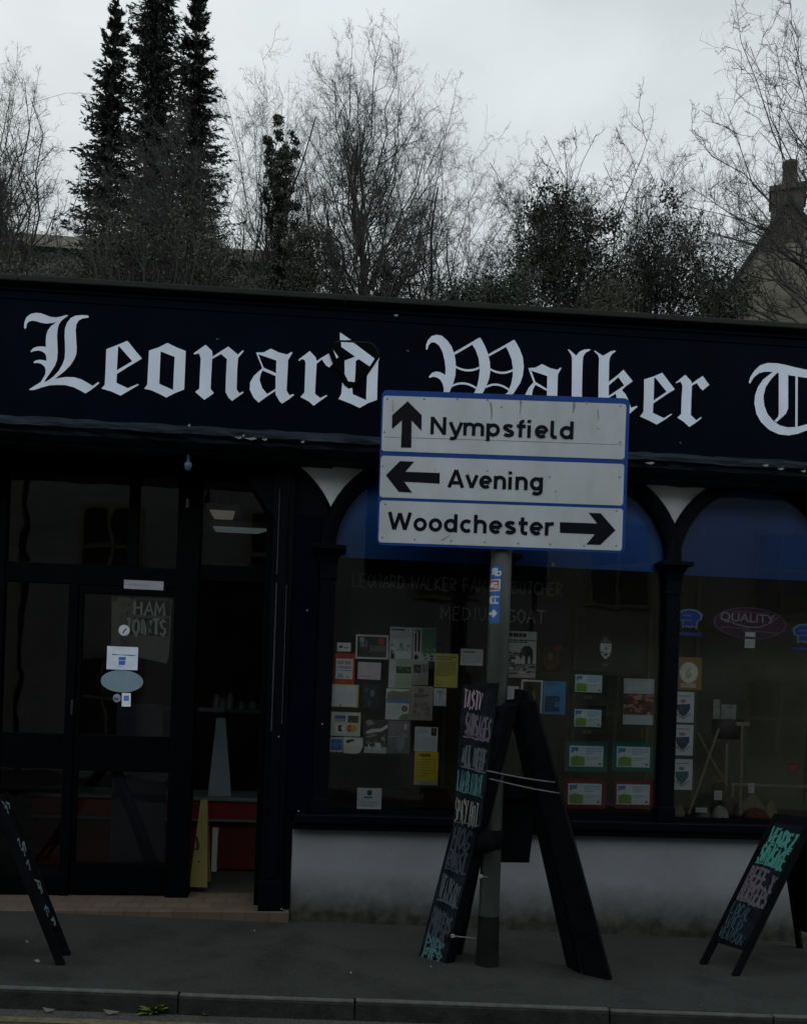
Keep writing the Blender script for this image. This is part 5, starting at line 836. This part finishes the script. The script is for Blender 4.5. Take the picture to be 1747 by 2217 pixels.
for t, f in ((tl2, h0), (tr2, h1)): b = MB(); b.tube([t-n3*.05, V(f[0], f[1], pave_z(f[0], f[1]))], .018, brd, 6); b.build('leg', A3)

# ================================================================== WEEDS AND LITTER
def weed(px, py, h, n, label, ry=None):
    p = ground(px, py); base = V(p[0], KY-.02, road_z(p[0], KY-.02)) if ry is None else p
    b = MB(); wm_ = mat('weed_green', (.085, .105, .018), .7, .4, 25.)
    for i in range(n):
        a = random.uniform(0, 6.28); l = h*random.uniform(.5, 1.1); wd = l*.2; d = V(math.cos(a), math.sin(a)*.6, 0); pr = V(-d[1], d[0], 0); e = random.uniform(.35, 1.1)
        P = [base+d*l*t*math.cos(e)+up0*(l*t*math.sin(e)+.006-l*.35*t*t) for t in (0, .35, .7, 1)]; W_ = (.2, 1, .8, .05)
        b.mesh([q+pr*wd*s*w_ for q, w_ in zip(P, W_) for s in (-1, 1)], [(2*k, 2*k+1, 2*k+3, 2*k+2) for k in range(3)], wm_)
    tag(b.build('weed', loc=base), label, 'weed', 'weeds in the gutter')
weed(308, 2140, .10, 34, 'leafy green dandelion weed growing at the foot of the kerb'); weed(418, 2160, .03, 9, 'tiny weed sprig in the gutter right of the dandelion')
weed(652, 1932, .09, 14, 'wisp of dry grass at the plinth corner beside the doorway', 1)
lit = mat('pale_litter', (.16, .16, .155), .8, .2, 9.)
for px, py, s, l in ((78, 2038, .022, 'white paper scrap under the left A-board'), (742, 2063, .012, 'small white chip on the pavement below the plinth'), (912, 2050, .014, 'white scrap at the foot of the tall A-board'), (1483, 2132, .010, 'tiny pale chip near the kerb at the right'), (538, 1973, .008, 'tiny pale speck before the doorway'), (56, 1997, .014, 'dull scrap behind the left A-board')):
    p = ground(px, py, .004); b = MB(); b.mesh([p+V(.7*s*math.cos(a)*random.uniform(.6, 1.3), .7*s*math.sin(a)*random.uniform(.6, 1.3), .003+.012*(k % 2)) for k, a in enumerate((0, 1.2, 2.6, 3.9, 5.2))], [(0, 1, 2, 3, 4)], lit); tag(b.build('litter', loc=p), l, 'litter', 'scraps of litter on the pavement')
for px, s, l in ((72, .035, 'pale dead leaf in the gutter at the left'), (215, .045, 'curled whitish leaf in the gutter left of the dandelion')):
    p = ground(px, 2140); p = V(p[0], KY-.05, road_z(p[0], KY-.05)+.006); b = MB(); b.mesh([p+V(s, 0, .012), p+V(.2*s, .5*s, 0), p+V(-s, .2*s, .02), p+V(-.2*s, -.4*s, .002)], [(0, 1, 2, 3)], ink((.085, .08, .07))); tag(b.build('dead_leaf', loc=p), l, 'leaf', 'dead leaves in the gutter')

# ================================================================== BEHIND THE SHOP
def raw_mesh(name, vs, quads, m, parent, tri=False, smooth=False):
    me = bpy.data.meshes.new(name); nv, nf, k = len(vs), len(quads), (3 if tri else 4)
    me.vertices.add(nv); me.vertices.foreach_set('co', np.asarray(vs-ORG[parent.name], np.float32).ravel()); me.loops.add(nf*k); me.loops.foreach_set('vertex_index', np.asarray(quads, np.int32).ravel())
    me.polygons.add(nf); me.polygons.foreach_set('loop_start', np.arange(nf, dtype=np.int32)*k); me.materials.append(m)
    if smooth: me.polygons.foreach_set('use_smooth', np.ones(nf, bool))
    me.update(calc_edges=True); o = bpy.data.objects.new(name, me); COL.objects.link(o); o.parent = parent; ORG[o.name] = ORG[parent.name]; return o
def norm(a): return a/(np.linalg.norm(a, axis=-1, keepdims=True)+1e-9)
def tubes(P, R, n=3):          # P (N,K,3) centre lines, R (N,K) radii -> one vertex/quad set
    N_, K, _ = P.shape; T = np.gradient(P, axis=1); T = norm(T); ref = np.where(np.abs(T[..., 2:3]) > .9, np.array([1., 0, 0]), np.array([0., 0, 1.])); A = norm(np.cross(T, ref)); B = np.cross(T, A)
    th = 2*np.pi*np.arange(n)/n; ring = P[:, :, None, :]+R[:, :, None, None]*(np.cos(th)[None, None, :, None]*A[:, :, None, :]+np.sin(th)[None, None, :, None]*B[:, :, None, :])
    vs = ring.reshape(-1, 3); base = (np.arange(N_)[:, None, None]*K+np.arange(K-1)[None, :, None])*n; j = np.arange(n)[None, None, :]; j2 = (j+1) % n
    return vs, np.stack([base+j, base+j2, base+n+j2, base+n+j], -1).reshape(-1, 4)
def curves(P0, D, Ln, K, wob, rise, rng):
    s = np.linspace(0, 1, K)[None, :, None]; N_ = len(P0); wv = np.cumsum(rng.normal(0, 1, (N_, K, 3)), axis=1)*wob; wv -= wv[:, :1]
    P = P0[:, None, :]+D[:, None, :]*Ln[:, None, None]*s+wv*Ln[:, None, None]*.5; P[..., 2] += rise*Ln[:, None]*s[..., 0]**2; return P
def spawn(P, R, Ln, M, ratio, ang, upb, rng, K=4, wob=.1, rise=.1, t0=.25, taper=.35, keep=.55, rmin=.003):
    N_, Kp, _ = P.shape; t = np.sort(rng.uniform(t0, 1, (N_, M)), axis=1); f = t*(Kp-1); i = np.minimum(f.astype(int), Kp-2); fr = (f-i)[..., None]; idx = np.arange(N_)[:, None]
    pos = P[idx, i]*(1-fr)+P[idx, i+1]*fr; tan = norm(P[idx, i+1]-P[idx, i]); rad = R[idx, i]*(1-fr[..., 0])+R[idx, i+1]*fr[..., 0]
    rv = rng.normal(0, 1, tan.shape); per = norm(rv-np.sum(rv*tan, -1, keepdims=True)*tan); an = ang*rng.uniform(.6, 1.3, (N_, M, 1))
    d = norm(tan*np.cos(an)+per*np.sin(an)+np.array([0, 0, upb])); l = Ln[:, None]*ratio*(1.2-.75*t)*rng.uniform(.7, 1.25, (N_, M)); r0 = np.maximum(rad*keep, rmin)
    l = l.ravel(); Q = curves(pos.reshape(-1, 3), d.reshape(-1, 3), l, K, wob, rise, rng); return Q, np.maximum(r0.ravel()[:, None]*np.linspace(1, taper, K)[None], rmin*.8), l
HB = 5.2
def base_at(px, Y): p = atd(px, 640, Y); return V(p[0], Y, hill_z(p[0], Y)-.05)
def bare_tree(px, topy, spread_px, Y, label, seed, limbs=30, m1=9, m2=7, m3=6, trunk=.13, low=.2, upb=.2, tw=.0023, wob=.13, group='bare trees behind the shop', name='bare_tree', stems=1, twm=None, ctr=.60, flat=1., sub=.40, lift=.1):
    """limbs reach for points on a domed crown; three orders of finer twigs grow from them"""
    rng = np.random.default_rng(seed); base = base_at(px, Y); ztop = atd(px, topy, Y)[2]; H = ztop-base[2]; sp = spread_px*DS*(Y-CAM[1])/FL; cz = base[2]+H*ctr; vr = (ztop-cz)*.93
    t = thing(name, base, label, 'tree', group); TP, TR = [], []
    for k in range(stems):
        o = V(rng.uniform(-.3, .3), rng.uniform(-.3, .3), 0)*(stems > 1); d = norm(V((rng.uniform(-.22, .22) if stems > 1 else rng.uniform(-.04, .04)), rng.uniform(-.08, .08), 1)); h = H*(.80 if k == 0 else rng.uniform(.6, .78))
        P = curves((base+o)[None], d[None], np.array([h]), 10, .03, 0, rng); TP.append(P); TR.append((trunk*(1 if stems == 1 else .6)*np.linspace(1, .16, 10)**1.05)[None])
    P, R = np.concatenate(TP), np.concatenate(TR); vs, q = tubes(P, R, 8); raw_mesh('trunk', vs, q, bark, t, smooth=True)
    n = limbs; az = rng.uniform(0, 2*np.pi, n); el = np.arcsin(rng.uniform(-.5, 1, n)**1.0); k = rng.uniform(.78, 1.0, n)
    tgt = np.stack([base[0]+sp*k*np.cos(az)*np.cos(el), base[1]+sp*.8*k*np.sin(az)*np.cos(el), cz+np.where(el > 0, vr, H*.28)*k*np.sin(el)], 1)
    ti = np.clip(low+(.85-low)*((tgt[:, 2]-base[2])/H-.22)*1.1+rng.uniform(-.08, .08, n), low, .93); si = rng.integers(0, stems, n); f = ti*9; i = np.minimum(f.astype(int), 8); fr = (f-i)[:, None]
    p0 = P[si, i]*(1-fr)+P[si, i+1]*fr; r0 = R[si, i]*.55; d = tgt-p0; L1 = np.linalg.norm(d, axis=1); D = norm(d-np.array([0, 0, 1.])*(lift*L1)[:, None]); P1 = curves(p0, D, L1, 7, wob*.6, lift, rng); R1 = np.maximum(r0*.62, .010)[:, None]*np.linspace(1, .2, 7)[None]
    sets = [tubes(P1, R1, 5)]
    P2, R2, L2 = spawn(P1, R1, L1, m1, sub, .80, upb*.6, rng, K=5, wob=wob*1.5, rise=.06, t0=.22, keep=.72, rmin=tw*2.1); sets.append(tubes(P2, R2, 3))
    P3, R3, L3 = spawn(P2, R2, L2, m2, .46, .85, upb*.5, rng, K=5, wob=wob*2.2, rise=.05, t0=.2, keep=.75, rmin=tw*1.1); sets.append(tubes(P3, R3, 3))
    P4, R4, L4 = spawn(P3, R3, L3, m3, .55, .85, upb*.7, rng, K=5, wob=wob*2.0, rise=.12, t0=.15, keep=.7, rmin=tw*.62); sets.append(tubes(P4, R4, 3))
    off = 0; VV, QQ = [], []
    for v, q in sets: VV.append(v); QQ.append(q+off); off += len(v)
    raw_mesh('crown', np.concatenate(VV), np.concatenate(QQ), twm or twig, t); return t, P, P1
def leaves(name, C_, S_, m, parent, rng, long=1.):     # leaf-sized quads at points C_ with sizes S_
    n = len(C_); a = norm(rng.normal(0, 1, (n, 3))); r = rng.normal(0, 1, (n, 3)); b = norm(r-np.sum(r*a, -1, keepdims=True)*a); S_ = S_[:, None]
    vs = np.stack([C_-a*S_*long, C_+b*S_*.45, C_+a*S_*long, C_-b*S_*.45], 1).reshape(-1, 3); raw_mesh(name, vs, np.arange(n*4).reshape(-1, 4), m, parent)
def conifer(px, topy, halfw_px, Y, label, seed, n=150):
    rng = np.random.default_rng(seed); base = base_at(px, Y); top = atd(px, topy, Y); H = top[2]-base[2]; W = halfw_px*DS*(Y-CAM[1])/FL
    t = thing('conifer', base, label, 'tree', 'conifers behind the shop'); P = curves(base[None], V(0, 0, 1)[None], np.array([H]), 12, .004, 0, rng); R = (np.linspace(.2, .015, 12))[None]; vs, q = tubes(P, R, 8); raw_mesh('trunk', vs, q, bark, t, smooth=True)
    f = rng.uniform(.12, .995, n*9)**.9; az = rng.uniform(0, 2*np.pi, len(f)); f = np.round(f*H/.34+rng.normal(0, .12, len(f)))*.34/H; f = np.clip(f, .1, .997); prof = (1-f)**.82; L_ = W*(.04+prof)*rng.uniform(.3, 1.35, len(f))*(1+.16*np.sin(az*2+np.round(f*H/.34)*2.4))
    el = np.where(f > .88, .5, -.12)+rng.normal(0, .16, len(f)); p0 = np.stack([np.interp(f, np.linspace(0, 1, 12), P[0, :, k]) for k in range(3)], 1); d = np.stack([np.cos(az)*np.cos(el), np.sin(az)*np.cos(el), np.sin(el)], 1)
    B_ = curves(p0, d, L_, 5, .05, .22, rng); bv, bq = tubes(B_, np.maximum(.014*np.linspace(1, .25, 5)[None]*np.minimum(1, L_[:, None]), .004), 3)
    s = rng.uniform(.12, 1.08, (len(f), 34)); i = np.minimum((np.minimum(s, .999)*4).astype(int), 3); fr = (s*4-i)[..., None]; idx = np.arange(len(f))[:, None]; C_ = B_[idx, i]*(1-fr)+B_[idx, i+1]*fr
    wd = (.02+.085*np.minimum(1, L_)[:, None]*(1-.5*s))[..., None]; C_ = C_+rng.normal(0, .55, C_.shape)*wd*np.array([1, 1, .55])
    # needle sprays lie along their branch and droop a little
    dd = norm(np.repeat(d[:, None], 34, 1)*1.3+rng.normal(0, .55, C_.shape)+np.array([0, 0, -.08])).reshape(-1, 3); Cf = C_.reshape(-1, 3); Sz = rng.uniform(.032, .085, len(Cf))[:, None]; r = rng.normal(0, 1, Cf.shape); b2 = norm(r-np.sum(r*dd, -1, keepdims=True)*dd)
    lv = np.stack([Cf-dd*Sz*.6, Cf+b2*Sz*.28, Cf+dd*Sz*1.1, Cf-b2*Sz*.28], 1).reshape(-1, 3); lq = np.arange(len(lv)).reshape(-1, 4)
    raw_mesh('crown', lv, lq, fir, t); raw_mesh('branches', bv, bq, bark, t); return t
def clumps(px0, px1, py0, py1, Y, dy, n, rng, pw=1.): # cluster centres through a block of the background
    c = []
    while len(c) < n:
        u, v = rng.uniform(0, 1), rng.uniform(0, 1)**pw; p = atd(px0+(px1-px0)*u, py0+(py1-py0)*v, Y); c.append(p+V(0, rng.uniform(-dy, dy), 0))
    return np.array(c)
def leafy(parent, centres, rad, per, size, m, rng, name='leaves'):
    C_ = np.repeat(centres, per, 0)+rng.normal(0, 1, (len(centres)*per, 3))*np.repeat(rad if hasattr(rad, '__len__') else np.full(len(centres), rad), per)[:, None]; leaves(name, C_, rng.uniform(.6, 1.3, len(C_))*size, m, parent, rng)
rg = np.random.default_rng(5)
# outbuilding with a long dark roof, its gable end just left of the middle tree
ob = thing('outbuilding', (-6, 20, hill_z(0, 20)), 'long low stone outbuilding with a dark mossy roof behind the conifers', 'building')
zr = atd(0, 490, 23)[2]; xe = atd(662, 575, 22)[0]; hz = hill_z(0, 20)
b = MB(); b.box(-16, xe-.1, 20.3, 25.7, hz-.3, zr-1.6, rubble); b.build('wall', ob); b = MB(); rf = mat('mossy_dark_tiles', (.055, .050, .032), .95, .4, 5., .6, 20., col2=(.085, .075, .045))
b.mesh([(-16.3, 20, zr-1.7), (xe, 20, zr-1.7), (xe, 23, zr+.02), (-16.3, 23, zr+.02), (xe, 26, zr-1.7), (-16.3, 26, zr-1.7)], [(0, 1, 2, 3), (3, 2, 4, 5), (1, 4, 2), (0, 3, 5)], rf); b.build('roof', ob)
# stone house with chimney at the right
pale_st = brick_mat('pale_rubble_stone', (.20, .185, .15), (.14, .128, .10), (.12, .112, .09), 1., .42, .17, .012)
YH = 14; hs = thing('stone_house', (atd(1672, 428, YH)[0], YH, hill_z(10, YH)), 'stone house gable with a tall chimney stack and pot at the right edge', 'house')
ap = atd(1672, 428, YH); sl_ = atd(1522, 640, YH); slope = (ap[2]-sl_[2])/(ap[0]-sl_[0]); hw = 3.6; ez = ap[2]-slope*hw; hz = hill_z(10, YH)-.3; b = MB()
b.prism([(ap[0]-hw, hz), (ap[0]+hw, hz), (ap[0]+hw, ez), (ap[0], ap[2]), (ap[0]-hw, ez)], YH, YH+8, pale_st); b.build('wall', hs); b = MB(); sm_ = mat('stone_roof_slates', (.028, .028, .026), .95, .35, 6., .6, 20.)
for sg in (-1, 1):
    a = V(ap[0], YH-.12, ap[2]+.14); e = V(ap[0]+sg*(hw+.25), YH-.12, ap[2]+.14-slope*(hw+.25)); b.hexa([a, e, e-V(0, 0, .13), a-V(0, 0, .13)]+[q+V(0, 8.3, 0) for q in (a, e, e-V(0, 0, .13), a-V(0, 0, .13))], sm_)
b.build('roof', hs)
c0_, c1_ = atd(1637, 385, YH), atd(1706, 385, YH); c1_[0] = c0_[0]+(c1_[0]-c0_[0])*.92; cz = atd(1670, 378, YH)[2]; cb_ = ap[2]-.9; b = MB(); b.box(c0_[0], c1_[0], YH-.02, YH+.85, cb_, cz-.12, brick_mat('sooty_stone', (.07, .065, .052), (.05, .047, .04), (.045, .043, .036), 1., .35, .15, .012)); b.box(c0_[0]-.05, c1_[0]+.05, YH-.07, YH+.9, cz-.24, cz-.12, stone_m)
b.mesh([(c0_[0], YH, cz-.119), (c1_[0], YH, cz-.119), (c1_[0], YH+.85, cz-.119), (c0_[0], YH+.85, cz-.119), (c0_[0]+.2, YH+.25, cz+.03), (c1_[0]-.2, YH+.25, cz+.03), (c1_[0]-.2, YH+.6, cz+.03), (c0_[0]+.2, YH+.6, cz+.03)], [(0, 1, 5, 4), (1, 2, 6, 5), (2, 3, 7, 6), (3, 0, 4, 7), (4, 5, 6, 7)], mat('mortar_flaunching', (.10, .095, .085), .95, .3, 9.))
ch_ = b.build('chimney', hs)
hs.rotation_euler = (0, 0, math.radians(-26)); pc = (atd(1672, 350, YH)[0], YH+.42, cz); b = MB(); b.lathe(pc, [(.20, -.02), (.17, .05), (.145, .5), (.17, .52), (.17, .60), (.13, .60), (.125, .4)], mat('clay_chimney_pot', (.05, .038, .03), .9, .3, 6.), 16); b.build('pot', ch_, smooth=True)
# conifers
conifer(218, 8, 128, 16, 'slim dark conifer, leftmost of the three spires', 21, 150)
conifer(312, -190, 150, 16.5, 'tallest and broadest dark conifer, the middle spire', 22, 230)
conifer(406, -75, 122, 17.2, 'dark conifer right of the tallest spire', 23, 190)
# bare trees
BT = bare_tree
BT(-35, 140, 150, 17, 'broad pale bare tree at the far left edge', 31, limbs=60, trunk=.2, upb=.15, m3=7)
BT(75, 395, 120, 15, 'low bare thicket tree between the left edge and the conifers', 32, limbs=34, trunk=.1, stems=3, m3=5)
BT(545, 120, 125, 18, 'many stemmed bare tree just right of the conifers', 33, limbs=46, stems=5, trunk=.14, upb=.4, sub=.36, m3=7)
BT(672, 165, 105, 19, 'slender bare tree between the ivy trunk and the tall middle tree', 34, limbs=24, stems=2, trunk=.13, upb=.4, sub=.34)
BT(788, 62, 178, 16, 'tallest bare tree in the middle with a dark forked trunk', 35, limbs=58, trunk=.17, upb=.4, ctr=.56, m3=7)
BT(905, 205, 95, 18, 'bare tree filling the gap right of the tall middle tree', 36, limbs=24, trunk=.12, upb=.3)
BT(1020, 330, 110, 17, 'thin bare tree above the right part of the road sign', 37, limbs=32, trunk=.08, upb=.1, wob=.18)
BT(1352, 285, 50, 18, 'thin upright bare sapling between the two ivy clad trees', 38, limbs=16, trunk=.06, upb=.5, m3=4)
BT(1540, 262, 115, 18, 'bare tree behind the left slope of the stone house gable', 39, limbs=26, trunk=.11, stems=2, upb=.3)
BT(1690, -50, 275, 12.4, 'tall bare tree standing before the stone house at the right edge', 40, limbs=44, m1=8, m2=6, m3=4, trunk=.14, upb=.3, low=.34, wob=.10, tw=.0034, ctr=.62)
BT(345, 205, 135, 13.4, 'dense brown twiggy tree standing in front of the three conifers', 41, limbs=80, m1=9, m2=7, m3=7, trunk=.10, stems=4, ctr=.42, sub=.34, tw=.0034)
# ivy-clad trees
ivt = mat('ivy_twigs', (.018, .017, .014), .95, .3, 2.)
def ivy_tree(px, topy, sp, Y, label, seed, blocks, **k):
    rng = np.random.default_rng(seed+100); t, P, P1 = BT(px, topy, sp, Y, label, seed, group='ivy clad trees behind the shop', name='ivy_tree', twm=ivt, **k)
    cs = [clumps(a, b_, c, d, Y, .7, n, rng) for (a, b_, c, d, n, r, per) in blocks]; C_ = np.concatenate([np.repeat(c, B[6], 0)+rng.normal(0, B[5], (len(c)*B[6], 3))*np.array([1, 1, .8]) for c, B in zip(cs, blocks)]); leaves('ivy', C_, rng.uniform(.6, 1.3, len(C_))*.05, ivy, t, rng)
ivy_tree(1185, 310, 120, 15.5, 'ivy clad tree with a dark leafy heart, nearest the road sign', 51, [(1130, 1215, 420, 475, 11, .15, 150), (1112, 1195, 470, 640, 28, .27, 160), (1190, 1290, 460, 560, 10, .14, 100), (1160, 1330, 550, 650, 28, .24, 150)], limbs=50, m2=7, m3=6, trunk=.16, upb=.0, wob=.2, tw=.0042)
ivy_tree(1395, 375, 120, 16, 'ivy clad tree left of the stone house', 52, [(1385, 1420, 425, 480, 4, .12, 90), (1345, 1470, 490, 560, 14, .26, 90), (1300, 1500, 565, 665, 36, .3, 150)], limbs=50, m2=7, m3=6, trunk=.15, upb=.1, wob=.18, tw=.0040)
ivy_tree(592, 225, 42, 15, 'ivy wrapped trunk with stubby limbs right of the conifers', 53, [(588, 597, 330, 620, 34, .06, 110), (588, 594, 255, 330, 9, .05, 60), (566, 573, 285, 335, 5, .045, 60), (570, 580, 335, 400, 7, .07, 90), (618, 626, 275, 320, 4, .045, 50), (602, 616, 320, 390, 7, .06, 80), (560, 574, 395, 450, 5, .07, 90), (606, 630, 400, 480, 5, .06, 70)], limbs=16, m1=6, m2=5, m3=3, trunk=.2, upb=.5)
# leaning ivy stump, hedge and shrubs along the back wall
def shrub(px0, px1, py0, py1, Y, n, r, per, size, m, label, seed, twn=0, name='shrub', cat='shrub', group='shrubs behind the shop', pw=1., dy=.6, ny=0):
    rng = np.random.default_rng(seed); cx = (px0+px1)/2; base = base_at(cx, Y); t = thing(name, base, label, cat, group); c = clumps(px0, px1, py0, py1, Y, dy, n, rng, pw); leafy(t, c, r, per, size, m, rng, 'foliage')
    P = []
    for q in c[::2]: P.append(np.stack([base+(q-base)*s+V(0, 0, .3*math.sin(3.1*s)) for s in np.linspace(0, 1, 5)]))
    P = np.array(P); vs, qd = tubes(P, np.full(P.shape[:2], .018), 4); raw_mesh('stems', vs, qd, bark, t)
    if twn:
        Q, R, l = spawn(P, np.full(P.shape[:2], .02), np.full(len(P), 3.), twn, .32, .7, .35, rng, K=4, wob=.12, rise=.15, t0=.55, rmin=.005); a = tubes(Q, R, 3); Q2, R2, l2 = spawn(Q, R, l, 6, .5, .6, .3, rng, K=4, wob=.14, rise=.15, rmin=.004); c2 = tubes(Q2, R2, 3)
        raw_mesh('twigs', np.concatenate([a[0], c2[0]]), np.concatenate([a[1], c2[1]+len(a[0])]), twig, t)
    return t
shrub(160, 480, 450, 640, 12.6, 90, .24, 70, .036, bushm, 'tall olive brown twiggy shrub in front of the conifers', 61, 14, pw=.6)
shrub(-40, 190, 575, 640, 12, 40, .2, 40, .036, bushm, 'low twiggy brown shrub at the left in front of the outbuilding roof', 62, 10)
shrub(615, 668, 480, 640, 14.2, 30, .10, 150, .04, bushm, 'leaning cone of ivy left of the tall middle tree', 63, 3, pw=.55, dy=.3)
shrub(945, 1110, 592, 650, 12.5, 34, .2, 170, .04, ivy, 'low clipped evergreen shrub above the fascia near the sign', 64, 4)
shrub(1265, 1330, 610, 670, 12.3, 16, .2, 120, .04, bushm, 'small shrub at the foot of the ivy clad trees', 65, 5)
shrub(1480, 1560, 585, 690, 12.6, 30, .2, 120, .04, ivy, 'dark shrub at the foot of the stone house gable', 66, 5)
shrub(480, 600, 590, 640, 12.3, 18, .2, 60, .036, bushm, 'sparse yellowish shrub before the outbuilding gable end', 67, 6)
